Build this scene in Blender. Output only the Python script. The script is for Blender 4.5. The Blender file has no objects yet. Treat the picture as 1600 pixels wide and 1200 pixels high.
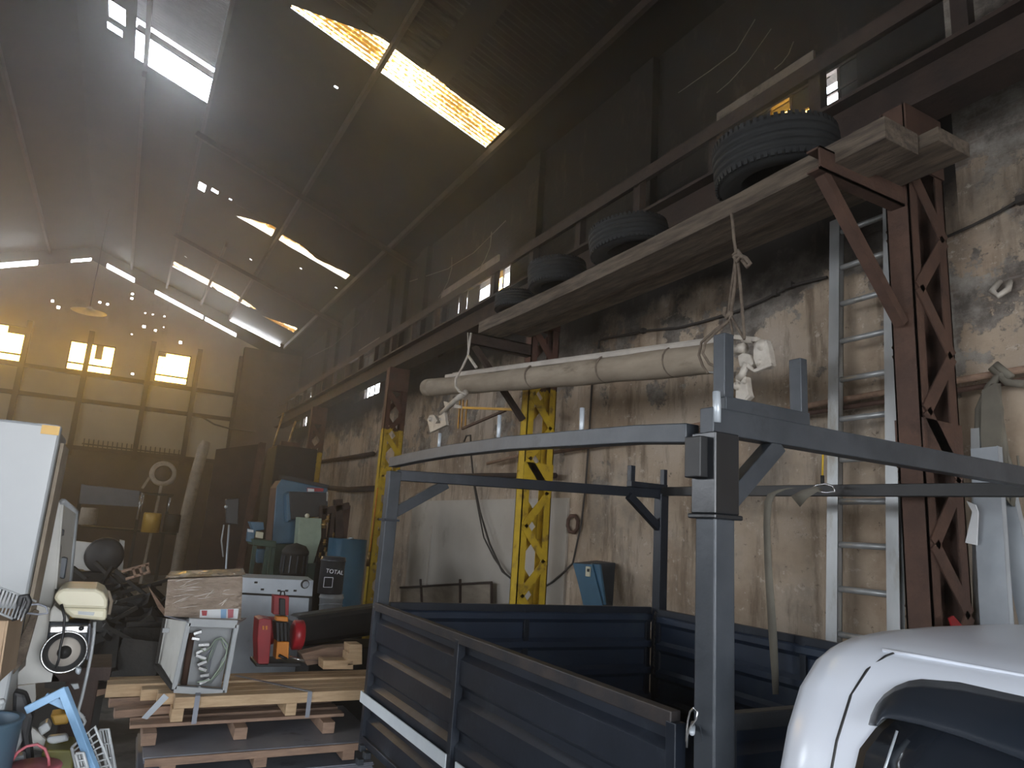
import bpy, bmesh, math, random
from mathutils import Vector, Matrix
random.seed(7)
C = bpy.context.scene.collection
PI = math.pi
# ------------------------------------------------------------------ camera
EYE = Vector((0, 0, 1.9)); FPX = 1093.0
YAW, PIT, ROL = math.radians(28.4), math.radians(12.05), math.radians(3.8)
fw = Vector((math.sin(YAW)*math.cos(PIT), math.cos(YAW)*math.cos(PIT), math.sin(PIT)))
rt = Vector((math.cos(YAW), -math.sin(YAW), 0)); up = rt.cross(fw)
r2 = rt*math.cos(ROL) + up*math.sin(ROL); u2 = up*math.cos(ROL) - rt*math.sin(ROL)
cd = bpy.data.cameras.new('camera'); cam = bpy.data.objects.new('camera', cd); C.objects.link(cam)
cam.matrix_world = Matrix(((r2.x, u2.x, -fw.x, EYE.x), (r2.y, u2.y, -fw.y, EYE.y), (r2.z, u2.z, -fw.z, EYE.z), (0, 0, 0, 1)))
cd.sensor_width = 36; cd.lens = 36*FPX/1600; cd.clip_start = 0.02; cd.clip_end = 300
bpy.context.scene.camera = cam
# ------------------------------------------------------------------ world, exposure
sc = bpy.context.scene
sc.view_settings.view_transform = 'Standard'; sc.view_settings.look = 'None'
sc.view_settings.exposure = 0.0; sc.view_settings.gamma = 1.0
w = bpy.data.worlds.new('sky'); sc.world = w; w.use_nodes = True
wt = w.node_tree; bg = wt.nodes['Background']
SKY = 12.0; SUNNY = 3.4
tc = wt.nodes.new('ShaderNodeTexCoord'); sx = wt.nodes.new('ShaderNodeSeparateXYZ')
wt.links.new(tc.outputs['Generated'], sx.inputs[0])
cr = wt.nodes.new('ShaderNodeValToRGB'); wt.links.new(sx.outputs['Z'], cr.inputs[0])
e = cr.color_ramp.elements
e[0].position = 0.0; e[0].color = (.95, .97, 1, 1); e[1].position = .6; e[1].color = (.74, .86, 1, 1)
wt.links.new(cr.outputs[0], bg.inputs[0])
mr = wt.nodes.new('ShaderNodeMapRange'); mr.interpolation_type = 'SMOOTHSTEP'      # the sunny side of the sky lies beyond the far wall
wt.links.new(sx.outputs['Y'], mr.inputs[0]); mr.inputs[1].default_value = .2; mr.inputs[2].default_value = 1.0
mr.inputs[3].default_value = SKY; mr.inputs[4].default_value = SKY*SUNNY; wt.links.new(mr.outputs[0], bg.inputs[1])
def portal(name, loc, rot, sxx, syy):
    l = bpy.data.lights.new(name, 'AREA'); l.shape = 'RECTANGLE'; l.size = sxx; l.size_y = syy
    l.cycles.is_portal = True
    o = bpy.data.objects.new(name, l); o.location = loc; o.rotation_euler = rot; C.objects.link(o)
portal('doorway_daylight', (.4, -4.05, 1.8), (PI/2, 0, 0), 5.2, 3.6)
portal('added_side_opening_daylight', (-8.35, -.3, 2.0), (0, -PI/2, 0), 4.0, 5.4)
portal('added_left_opening_daylight', (-8.35, 10.25, 4.2), (0, -PI/2, 0), 1.6, 2.5)  # unseen high openings in the left wall, added to lighten the far bays
portal('added_left_opening_daylight', (-8.35, 16.0, 4.2), (0, -PI/2, 0), 1.6, 3.0)
# wide unseen side opening in the left wall, added to brighten the right wall
#      # open front doorway behind the camera
sc.cycles.max_bounces = 8; sc.cycles.diffuse_bounces = 4; sc.cycles.transparent_max_bounces = 8
sc.cycles.glossy_bounces = 3; sc.cycles.transmission_bounces = 4; sc.cycles.volume_bounces = 0
sc.cycles.sample_clamp_indirect = 6.0; sc.cycles.use_denoising = True
sc.cycles.caustics_reflective = False; sc.cycles.caustics_refractive = False

# ------------------------------------------------------------------ helpers
def ray(px, py): return fw + r2*((px-800)/FPX) + u2*((600-py)/FPX)
def at(px, py, X=None, Y=None, Z=None):
    d = ray(px, py)
    t = (X-EYE.x)/d.x if X is not None else (Y-EYE.y)/d.y if Y is not None else (Z-EYE.z)/d.z
    return EYE + d*t
WL = {}
def link(o, parent):
    C.objects.link(o)
    if parent: o.parent = parent
def T(name, label, cat, loc=(0, 0, 0), group=None, kind=None):
    o = bpy.data.objects.new(name, None); o.empty_display_size = .1; C.objects.link(o); o.location = loc
    WL[o] = Vector(loc); o['label'] = label
    if cat: o['category'] = cat
    if group: o['group'] = group
    if kind: o['kind'] = kind
    return o
def tag(o, label=None, cat=None, group=None, kind=None):
    if label: o['label'] = label
    if cat: o['category'] = cat
    if group: o['group'] = group
    if kind: o['kind'] = kind
    return o
class MB:
    def __init__(s): s.v = []; s.f = []; s.sm = []
    def add(s, vs, fs, smooth=False):
        n = len(s.v); s.v += [Vector(v) for v in vs]
        for f in fs: s.f.append(tuple(i+n for i in f)); s.sm.append(smooth)
        return s
    def box(s, a, b):
        x0, y0, z0 = a; x1, y1, z1 = b
        return s.add([(x0,y0,z0),(x1,y0,z0),(x1,y1,z0),(x0,y1,z0),(x0,y0,z1),(x1,y0,z1),(x1,y1,z1),(x0,y1,z1)],
                     [(0,3,2,1),(4,5,6,7),(0,1,5,4),(1,2,6,5),(2,3,7,6),(3,0,4,7)])
    def cbox(s, c, d, M=None):
        c = Vector(c); h = Vector(d)/2; vs = []
        for z in (-1, 1):
            for x, y in ((-1,-1),(1,-1),(1,1),(-1,1)):
                v = Vector((x*h.x, y*h.y, z*h.z)); vs.append(c + (M @ v if M else v))
        return s.add(vs, [(0,3,2,1),(4,5,6,7),(0,1,5,4),(1,2,6,5),(2,3,7,6),(3,0,4,7)])
    def beam(s, p, q, wd, h, upv=(0, 0, 1)):
        p = Vector(p); q = Vector(q); d = (q-p).normalized(); u = Vector(upv)
        side = d.cross(u)
        if side.length < 1e-4: side = d.cross(Vector((1, 0, 0)))
        side.normalize(); u = side.cross(d).normalized(); vs = []
        for c in (p, q):
            for a, b in ((-1,-1),(1,-1),(1,1),(-1,1)): vs.append(c + side*(a*wd/2) + u*(b*h/2))
        return s.add(vs, [(3,2,1,0),(4,5,6,7),(0,1,5,4),(1,2,6,5),(2,3,7,6),(3,0,4,7)])
    def channel(s, p, q, wd, h, t, upv=(0,0,1), flip=1):
        """C section: web on the side, two flanges"""
        p = Vector(p); q = Vector(q); d = (q-p).normalized(); side = d.cross(Vector(upv)).normalized()*flip; u = Vector(upv).normalized()
        s.beam(p+side*(wd/2-t/2), q+side*(wd/2-t/2), t, h, upv)
        s.beam(p+u*(h/2-t/2), q+u*(h/2-t/2), wd, t, upv); s.beam(p-u*(h/2-t/2), q-u*(h/2-t/2), wd, t, upv)
        return s
    def tube(s, pts, r, n=10, cap=True, closed=False):
        pts = [Vector(p) for p in pts]; N = len(pts); rings = []; prev = None
        rr = r if isinstance(r, (list, tuple)) else [r]*N
        for i, p in enumerate(pts):
            if closed: d = pts[(i+1) % N]-pts[i-1]
            else: d = (pts[min(i+1, N-1)]-pts[max(i-1, 0)])
            d.normalize()
            if prev is None:
                a = d.cross(Vector((0, 0, 1)))
                if a.length < .05: a = d.cross(Vector((1, 0, 0)))
            else: a = prev - d*prev.dot(d)
            a.normalize(); prev = a; b = d.cross(a)
            rings.append([p + (a*math.cos(2*PI*k/n)+b*math.sin(2*PI*k/n))*rr[i] for k in range(n)])
        vs = [v for R in rings for v in R]; fs = []
        for i in range(N if closed else N-1):
            j = (i+1) % N
            for k in range(n): fs.append((i*n+k, i*n+(k+1) % n, j*n+(k+1) % n, j*n+k))
        if cap and not closed: fs.append(tuple(range(n-1, -1, -1))); fs.append(tuple((N-1)*n+k for k in range(n)))
        return s.add(vs, fs, True)
    def lathe(s, prof, c, n=28, axis='z', smooth=True):
        c = Vector(c); vs = []; fs = []
        for (r, h) in prof:
            for k in range(n):
                a = 2*PI*k/n; v = (r*math.cos(a), r*math.sin(a), h)
                if axis == 'x': v = (v[2], v[0], v[1])
                if axis == 'y': v = (v[0], v[2], v[1])
                vs.append(c+Vector(v))
        for i in range(len(prof)-1):
            for k in range(n): fs.append((i*n+k, i*n+(k+1) % n, (i+1)*n+(k+1) % n, (i+1)*n+k))
        return s.add(vs, fs, smooth)
    def prism(s, poly, off):
        """poly: world points; extruded by off"""
        poly = [Vector(p) for p in poly]; off = Vector(off); n = len(poly)
        return s.add(poly+[p+off for p in poly], [tuple(range(n)), tuple(range(2*n-1, n-1, -1))]+[(i, n+i, n+(i+1) % n, (i+1) % n) for i in range(n)])
    def grid(s, P, closed_u=False, smooth=True):
        nu = len(P); nv = len(P[0]); fs = []
        for i in range(nu if closed_u else nu-1):
            for j in range(nv-1): a = i*nv+j; b = ((i+1) % nu)*nv+j; fs.append((a, b, b+1, a+1))
        return s.add([p for R in P for p in R], fs, smooth)
    def sphere(s, c, r, n=12):
        rx, ry, rz = r if isinstance(r, (tuple, list)) else (r, r, r); c = Vector(c); P = []
        for i in range(n+1):
            a = PI*i/n; P.append([c+Vector((rx*math.sin(a)*math.cos(2*PI*k/(2*n)), ry*math.sin(a)*math.sin(2*PI*k/(2*n)), rz*math.cos(a))) for k in range(2*n+1)])
        return s.grid(P)
    def build(s, name, m, parent=None, bev=0, label=None, loc=None, weld=False, solid=0):
        me = bpy.data.meshes.new(name)
        if parent: base = WL[parent]
        elif loc is not None: base = Vector(loc)
        else:
            base = Vector(((min(v.x for v in s.v)+max(v.x for v in s.v))/2, (min(v.y for v in s.v)+max(v.y for v in s.v))/2, min(v.z for v in s.v)))
        me.from_pydata([v-base for v in s.v], [], s.f)
        bm = bmesh.new(); bm.from_mesh(me)
        for f, q in zip(bm.faces, s.sm): f.smooth = q
        if weld: bmesh.ops.remove_doubles(bm, verts=bm.verts, dist=1e-5)
        bmesh.ops.recalc_face_normals(bm, faces=bm.faces); bm.to_mesh(me); bm.free()
        me.materials.append(m)
        o = bpy.data.objects.new(name, me); link(o, parent)
        if parent: WL[o] = base
        else: o.location = base; WL[o] = base
        if bev:
            b = o.modifiers.new('bevel', 'BEVEL'); b.width = bev; b.segments = 2; b.limit_method = 'ANGLE'; b.angle_limit = .6
        if solid:
            d = o.modifiers.new('solid', 'SOLIDIFY'); d.thickness = solid; d.offset = 0
        if label: o['label'] = label
        return o
def kids(o): return [c for c in bpy.data.objects if c.parent == o]
def copy_tree(o, parent=None):
    c = o.copy(); C.objects.link(c); c.parent = parent
    for ch in kids(o): copy_tree(ch, c)
    return c
def text(body, name, m, size, loc, M, parent=None, ext=.001, label=None, squash=None):
    cu = bpy.data.curves.new(name, 'FONT'); cu.body = body; cu.size = size; cu.extrude = ext; cu.align_x = 'CENTER'; cu.align_y = 'CENTER'
    o = bpy.data.objects.new(name, cu); C.objects.link(o); cu.materials.append(m)
    base = WL[parent] if parent else Vector((0, 0, 0))
    if parent: o.parent = parent
    o.matrix_local = Matrix.Translation(Vector(loc)-base) @ M
    dg = bpy.context.evaluated_depsgraph_get(); me = bpy.data.meshes.new_from_object(o.evaluated_get(dg)); n_ = bpy.data.objects.new(name, me)
    n_.matrix_local = o.matrix_local; C.objects.link(n_); n_.parent = parent; bpy.data.objects.remove(o); n_.name = name
    if label: n_['label'] = label
    return n_

# ------------------------------------------------------------------ materials
def mat(name, c1, c2=None, scale=6, rough=.6, metal=0, bump=0.0, bscale=None, stain=None, stain_scale=2.5, stain_amt=.5,
        stretch=(1, 1, 1), spec=.5, det=6, alpha=None, wear=None, wear_amt=.62):
    m = bpy.data.materials.new(name); m.use_nodes = True; nt = m.node_tree; N = nt.nodes; L = nt.links
    b = N['Principled BSDF']; b.inputs['Roughness'].default_value = rough; b.inputs['Metallic'].default_value = metal
    b.inputs['Specular IOR Level'].default_value = spec
    g = N.new('ShaderNodeNewGeometry'); mp = N.new('ShaderNodeMapping'); mp.inputs['Scale'].default_value = stretch
    L.new(g.outputs['Position'], mp.inputs[0])
    def noise(s, d=det, rr=.6, vec=mp):
        n = N.new('ShaderNodeTexNoise'); n.inputs['Scale'].default_value = s; n.inputs['Detail'].default_value = d
        n.inputs['Roughness'].default_value = rr; L.new(vec.outputs[0], n.inputs['Vector']); return n
    def ramp(src, a, z, lo, hi):
        r = N.new('ShaderNodeValToRGB'); r.color_ramp.elements[0].position = lo; r.color_ramp.elements[1].position = hi
        r.color_ramp.elements[0].color = (*a, 1) if len(a) == 3 else a; r.color_ramp.elements[1].color = (*z, 1); L.new(src, r.inputs[0]); return r
    def mix(fac, a, bb):
        x = N.new('ShaderNodeMix'); x.data_type = 'RGBA'; L.new(fac, x.inputs[0])
        for s_, v in ((6, a), (7, bb)):
            if hasattr(v, 'links'): L.new(v, x.inputs[s_])
            else: x.inputs[s_].default_value = (*v, 1)
        return x
    c2 = c2 or tuple(x*.75 for x in c1)
    n1 = noise(scale); col = ramp(n1.outputs[0], c1, c2, .35, .65).outputs[0]
    if stain:
        n2 = noise(stain_scale, 8, .7); f = ramp(n2.outputs[0], (0, 0, 0), (1, 1, 1), stain_amt, stain_amt+.12)
        col = mix(f.outputs[0], col, stain).outputs[2]
    if wear:
        n3 = noise(scale*5, 9, .75); f = ramp(n3.outputs[0], (0, 0, 0), (1, 1, 1), wear_amt, wear_amt+.04)
        col = mix(f.outputs[0], col, wear).outputs[2]
    L.new(col, b.inputs['Base Color'])
    if bump:
        n4 = noise(bscale or scale*4, 6, .6); bp = N.new('ShaderNodeBump'); bp.inputs['Strength'].default_value = bump; bp.inputs['Distance'].default_value = .02
        L.new(n4.outputs[0], bp.inputs['Height']); L.new(bp.outputs[0], b.inputs['Normal'])
    m['h'] = 1
    return m
M = {}
M['concrete'] = mat('concrete', (.20,.18,.16), (.13,.12,.11), 3, .9, bump=.3, stain=(.05,.045,.04), stain_amt=.55)
M['rust'] = mat('rusty steel', (.115,.062,.043), (.075,.042,.031), 7, .75, .2, .3, stain=(.035,.02,.016), stain_amt=.58, wear=(.26,.12,.07), wear_amt=.68)
M['rustdark'] = mat('dark rusty steel', (.05,.03,.022), (.028,.018,.015), 5, .8, .1, .3, wear=(.10,.055,.035), wear_amt=.66)
M['navy'] = mat('dark navy paint', (.015,.020,.031), (.009,.013,.021), 5, .36, .15, .05, stain=(.035,.045,.06), stain_scale=3, stain_amt=.56, wear=(.22,.24,.27), wear_amt=.72)
M['navyblue'] = mat('blue interior panel paint', (.017,.031,.060), (.011,.021,.042), 3, .42, .1, .08, stain=(.03,.045,.065), stain_scale=2, stain_amt=.54, wear=(.18,.19,.21), wear_amt=.73)
M['navyblack'] = mat('near black gloss paint', (.012,.014,.017), (.008,.009,.011), 5, .28, .1, .05, wear=(.15,.16,.17), wear_amt=.76)
M['navyedge'] = mat('worn brown edge paint', (.045,.035,.031), (.018,.018,.022), 9, .5, .3, .1)
M['grey'] = mat('dusty dark grey paint', (.048,.055,.065), (.028,.034,.042), 6, .42, .2, .08, stain=(.015,.017,.02), stain_amt=.60, wear=(.35,.35,.35), wear_amt=.74)
M['black'] = mat('black', (.012,.012,.013), (.02,.02,.021), 8, .5)
M['rubber'] = mat('tyre rubber', (.024,.025,.026), (.015,.016,.017), 6, .8, bump=.1)
M['wood'] = mat('weathered timber', (.19,.15,.11), (.07,.052,.04), 4, .85, 0, .5, stretch=(6, .8, 8), stain=(.06,.045,.035), stain_scale=1.6, stain_amt=.55)
M['pine'] = mat('pine board', (.56,.40,.24), (.42,.28,.16), 5, .7, 0, .15, stretch=(1.2, 5, 8), stain=(.30,.19,.11), stain_scale=1.5, stain_amt=.62)
M['oldpine'] = mat('old pallet wood', (.34,.22,.15), (.22,.14,.10), 5, .8, 0, .2, stretch=(1.2, 5, 8), stain=(.14,.10,.08), stain_scale=1.6, stain_amt=.56)
M['alu'] = mat('dull aluminium', (.46,.47,.47), (.34,.35,.35), 4, .38, .35, .05, stretch=(1, 1, .3), stain=(.26,.24,.20), stain_scale=3, stain_amt=.58)
M['galv'] = mat('galvanised steel', (.50,.54,.58), (.40,.44,.48), 4, .33, .25, .06, stain=(.25,.27,.29), stain_scale=4, stain_amt=.62)
M['chrome'] = mat('bright steel', (.7,.7,.7), (.5,.5,.5), 6, .22, .9)
M['cream'] = mat('old cream plastic', (.66,.62,.46), (.60,.55,.40), 4, .4, 0, .03, stain=(.42,.36,.25), stain_amt=.66)
M['whitep'] = mat('white enamel', (.38,.395,.40), (.31,.325,.335), 3, .35, 0, .02, stain=(.48,.46,.42), stain_scale=2, stain_amt=.6, wear=(.12,.09,.07), wear_amt=.76)
M['dirtywhite'] = mat('chipped dirty white paint', (.60,.59,.55), (.50,.49,.45), 4, .5, 0, .05, stain=(.20,.17,.14), stain_scale=6, stain_amt=.6, wear=(.10,.07,.05), wear_amt=.66)
M['bone'] = mat('grimy cast white metal', (.62,.57,.50), (.45,.40,.34), 9, .5, .1, .1, stain=(.16,.12,.09), stain_scale=12, stain_amt=.6)
M['canvas'] = mat('dusty awning canvas', (.36,.30,.23), (.27,.22,.165), 5, .85, 0, .1, stretch=(2, .6, 2), stain=(.13,.10,.07), stain_scale=2, stain_amt=.6)
M['canvastop'] = mat('awning cassette', (.46,.42,.37), (.36,.32,.28), 5, .5, .2, .05)
M['rope'] = mat('dirty rope', (.20,.16,.12), (.12,.09,.07), 20, .95, 0, .4)
M['cable'] = mat('dusty cable', (.04,.035,.03), (.06,.05,.045), 12, .8)
M['carwhite'] = mat('white car paint', (.76,.80,.88), (.73,.77,.85), 1.5, .22, 0, 0, spec=.6)
M['glass'] = mat('dark car glass', (.012,.016,.022), (.016,.02,.028), 2, .08, 0, 0, spec=.6)
M['visor'] = mat('smoked visor plastic', (.018,.024,.034), (.025,.03,.04), 4, .28, 0, 0)
M['yellow'] = mat('yellow paint', (.62,.40,.02), (.50,.32,.02), 5, .55, 0, .1, stain=(.26,.17,.04), stain_scale=4, stain_amt=.62, wear=(.10,.05,.03), wear_amt=.73)
M['red'] = mat('red paint', (.40,.02,.03), (.28,.015,.02), 5, .38, 0)
M['orange'] = mat('orange paint', (.75,.27,.03), (.6,.2,.02), 5, .45, 0)
M['bluem'] = mat('blue machine enamel', (.05,.135,.215), (.035,.10,.16), 4, .4, 0, .03, stain=(.03,.06,.09), stain_amt=.6)
M['paleblue'] = mat('pale blue paint', (.25,.42,.62), (.17,.32,.5), 7, .5, 0, .1, wear=(.5,.55,.6), wear_amt=.66)
M['greenm'] = mat('pale green machine paint', (.33,.40,.30), (.24,.30,.22), 5, .5, 0, .05)
M['darkgreen'] = mat('dark green paint', (.05,.09,.06), (.035,.06,.045), 5, .6, 0, .05)
M['card'] = mat('brown cardboard', (.40,.29,.19), (.34,.24,.155), 4, .85, 0, .05)
M['wrap'] = mat('stretch wrapped cardboard', (.50,.39,.30), (.38,.29,.22), 6, .16, .15, 1.0, bscale=10, stretch=(.8, 3, 3.2), spec=1.0)
M['dark'] = mat('grimy dark metal', (.024,.021,.018), (.014,.013,.012), 6, .7, .2, .3, wear=(.15,.12,.1), wear_amt=.68)
M['tape'] = mat('reflective tape', (.72,.77,.80), (.66,.71,.75), 8, .35, 0, .05)
M['strap'] = mat('webbing strap', (.18,.165,.13), (.14,.125,.10), 8, .85)
M['paper'] = mat('white sheet', (.78,.79,.80), (.7,.71,.72), 5, .7)
_n = M['wrap'].node_tree.nodes; _n['Principled BSDF'].inputs['Coat Weight'].default_value = 1.0; _n['Principled BSDF'].inputs['Coat Roughness'].default_value = .06
for _x in _n:
    if _x.type == 'BUMP': _x.inputs['Distance'].default_value = .05; M['wrap'].node_tree.links.new(_x.outputs[0], _n['Principled BSDF'].inputs['Coat Normal'])
M['tin'] = mat('yellow tin', (.55,.33,.05), (.42,.24,.04), 5, .4, .1)
M['brass'] = mat('worn brass', (.45,.30,.12), (.25,.15,.06), 12, .35, .8)
M['text'] = mat('white lettering', (.85,.86,.88), (.82,.83,.85), 5, .6)
M['olive'] = mat('olive plastic', (.16,.15,.02), (.12,.11,.02), 5, .5)
M['bluebin'] = mat('slate blue plastic', (.07,.12,.16), (.05,.09,.13), 4, .5)
M['sheet'] = mat('oiled steel sheet', (.27,.285,.32), (.20,.21,.245), 3, .45, .25, .03, stain=(.07,.06,.055), stain_amt=.6)
M['pink'] = mat('faded red plastic', (.5,.12,.14), (.4,.1,.12), 6, .5)

def painted_column():
    """rust above, yellow paint up to a ragged line at z about 3.5"""
    m = mat('column paint', (.12,.05,.032), (.075,.035,.026), 7, .7, .1, .2, stain=(.035,.02,.016), stain_amt=.58)
    nt = m.node_tree; N = nt.nodes; L = nt.links; b = N['Principled BSDF']; old = b.inputs['Base Color'].links[0].from_socket
    g = N.new('ShaderNodeNewGeometry'); s = N.new('ShaderNodeSeparateXYZ'); L.new(g.outputs['Position'], s.inputs[0])
    n = N.new('ShaderNodeTexNoise'); n.inputs['Scale'].default_value = 5
    ma = N.new('ShaderNodeMath'); ma.operation = 'MULTIPLY_ADD'; L.new(n.outputs[0], ma.inputs[0]); ma.inputs[1].default_value = .12; L.new(s.outputs['Z'], ma.inputs[2])
    lt = N.new('ShaderNodeMath'); lt.operation = 'LESS_THAN'; L.new(ma.outputs[0], lt.inputs[0]); lt.inputs[1].default_value = 3.64
    n2 = N.new('ShaderNodeTexNoise'); n2.inputs['Scale'].default_value = 9; n2.inputs['Detail'].default_value = 8
    L.new(g.outputs['Position'], n2.inputs['Vector'])
    r = N.new('ShaderNodeValToRGB'); L.new(n2.outputs[0], r.inputs[0])
    r.color_ramp.elements[0].position = .35; r.color_ramp.elements[0].color = (.62,.42,.02,1)
    r.color_ramp.elements[1].position = .72; r.color_ramp.elements[1].color = (.22,.13,.03,1)
    q = r.color_ramp.elements.new(.6); q.color = (.52,.34,.02,1)
    x = N.new('ShaderNodeMix'); x.data_type = 'RGBA'; L.new(lt.outputs[0], x.inputs[0]); L.new(old, x.inputs[6]); L.new(r.outputs[0], x.inputs[7])
    L.new(x.outputs[2], b.inputs['Base Color']); return m
M['column'] = painted_column()

def wall_material():
    m = bpy.data.materials.new('stained plaster and sooty brick'); m.use_nodes = True; nt = m.node_tree; N = nt.nodes; L = nt.links
    b = N['Principled BSDF']; b.inputs['Roughness'].default_value = .9; b.inputs['Specular IOR Level'].default_value = .2
    g = N.new('ShaderNodeNewGeometry'); s = N.new('ShaderNodeSeparateXYZ'); L.new(g.outputs['Position'], s.inputs[0])
    cb = N.new('ShaderNodeCombineXYZ'); L.new(s.outputs['Y'], cb.inputs[0]); L.new(s.outputs['Z'], cb.inputs[1])
    def noise(sc_, d=8, rr=.65, stretch=(1, 1, 1)):
        mp = N.new('ShaderNodeMapping'); mp.inputs['Scale'].default_value = stretch; L.new(cb.outputs[0], mp.inputs[0])
        n = N.new('ShaderNodeTexNoise'); n.inputs['Scale'].default_value = sc_; n.inputs['Detail'].default_value = d; n.inputs['Roughness'].default_value = rr
        L.new(mp.outputs[0], n.inputs['Vector']); return n.outputs[0]
    def ramp(src, pts):
        r = N.new('ShaderNodeValToRGB'); L.new(src, r.inputs[0]); el = r.color_ramp.elements
        while len(el) < len(pts): el.new(.5)
        for k, (p, c) in zip(el, pts): k.position = p; k.color = (*c, 1) if isinstance(c, tuple) else (c, c, c, 1)
        return r.outputs[0]
    def mix(f, a, c):
        x = N.new('ShaderNodeMix'); x.data_type = 'RGBA'
        for i, v in ((0, f), (6, a), (7, c)):
            if hasattr(v, 'links'): L.new(v, x.inputs[i])
            else: x.inputs[i].default_value = (*v, 1) if isinstance(v, tuple) else v
        return x.outputs[2]
    def math_(op, a, c, d=None):
        x = N.new('ShaderNodeMath'); x.operation = op
        for i, v in enumerate((a, c, d)):
            if v is None: continue
            if hasattr(v, 'links'): L.new(v, x.inputs[i])
            else: x.inputs[i].default_value = v
        return x.outputs[0]
    base = ramp(noise(.9), [(.36, (.33,.245,.175)), (.5, (.45,.36,.27)), (.64, (.50,.42,.34))])
    base = mix(ramp(noise(2.2, 8, .7, (2.2, .35, 1)), [(.50, 0.), (.62, .75)]), base, (.16,.115,.08))          # vertical streaks
    base = mix(ramp(noise(.55, 6, .7), [(.52, 0.), (.64, .6)]), base, (.17,.155,.14))
    base = mix(ramp(noise(7, 10, .8), [(.575, 0.), (.615, .75)]), base, (.60,.53,.45))
    base = mix(ramp(noise(3.1, 10, .85), [(.60, 0.), (.615, .5)]), base, (.52,.45,.38))                               # pale peelings
    base = mix(ramp(noise(11, 10, .8), [(.60, 0.), (.63, .8)]), base, (.07,.05,.04))                              # chips
    # grey cleaner render on the near end of the wall
    yy = s.outputs['Y']
    br = N.new('ShaderNodeTexBrick'); L.new(cb.outputs[0], br.inputs['Vector']); br.inputs['Scale'].default_value = 1
    br.inputs['Brick Width'].default_value = .23; br.inputs['Row Height'].default_value = .08; br.inputs['Mortar Size'].default_value = .008
    br.inputs['Color1'].default_value = (.17,.125,.10,1); br.inputs['Color2'].default_value = (.13,.10,.082,1); br.inputs['Mortar'].default_value = (.22,.19,.165,1)
    zz = s.outputs['Z']
    patch = noise(1.3, 8, .7)
    # bricks show where plaster has fallen, more so higher up
    hb = math_('MULTIPLY_ADD', zz, .085, patch)
    fb = ramp(math_('SUBTRACT', hb, .36), [(.48, 0.), (.50, 1.)])
    grey = ramp(noise(3, 9, .75), [(.4, (.12,.105,.092)), (.5, (.26,.235,.205)), (.62, (.38,.35,.31))])
    bricks = mix(ramp(noise(4, 8, .7), [(.36, .1), (.5, .92)]), br.outputs['Color'], grey)
    col = mix(fb, base, bricks)
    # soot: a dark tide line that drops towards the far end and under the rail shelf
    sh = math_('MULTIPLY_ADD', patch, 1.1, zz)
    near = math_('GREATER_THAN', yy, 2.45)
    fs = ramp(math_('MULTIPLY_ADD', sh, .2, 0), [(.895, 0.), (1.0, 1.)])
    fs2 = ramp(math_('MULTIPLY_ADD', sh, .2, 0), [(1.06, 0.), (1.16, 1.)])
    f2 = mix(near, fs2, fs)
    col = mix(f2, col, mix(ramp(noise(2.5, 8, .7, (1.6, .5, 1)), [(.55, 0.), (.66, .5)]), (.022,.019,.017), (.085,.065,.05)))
    L.new(col, b.inputs['Base Color'])
    bp = N.new('ShaderNodeBump'); bp.inputs['Strength'].default_value = .5; bp.inputs['Distance'].default_value = .03
    hgt = math_('MULTIPLY_ADD', noise(9, 8, .7), .5, math_('MULTIPLY', fb, math_('MULTIPLY', br.outputs['Fac'], -.6)))
    L.new(hgt, bp.inputs['Height']); L.new(bp.outputs[0], b.inputs['Normal'])
    return m
M['wall'] = wall_material()
M['bay'] = mat('cream bay plaster', (.50,.46,.40), (.44,.40,.345), 1.5, .9, 0, .1, stain=(.33,.29,.24), stain_scale=1.2, stain_amt=.58)
M['sheetwall'] = mat('painted sheeting', (.42,.36,.26), (.36,.30,.21), 1.2, .7, 0, .05, stain=(.24,.19,.12), stain_scale=.8, stain_amt=.6)
M['soot'] = mat('sooty sheeting', (.03,.026,.021), (.02,.017,.014), 1.5, .85, 0, .2)
M['dado'] = mat('dark stained brickwork', (.10,.07,.05), (.06,.042,.03), 2, .9, 0, .3)
M['lintel'] = mat('bare concrete lintel', (.24,.20,.165), (.15,.125,.10), 3, .9, 0, .3, stain=(.06,.05,.04), stain_scale=3, stain_amt=.58)
M['roof'] = mat('sooty roof sheet', (.020,.017,.015), (.013,.011,.010), 1.4, .7, .1, .1, stain=(.045,.027,.019), stain_scale=1.2, stain_amt=.62, spec=.12)
M['roofpale'] = mat('weathered zinc sheet', (.40,.40,.42), (.32,.32,.34), 2, .45, .4)

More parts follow.
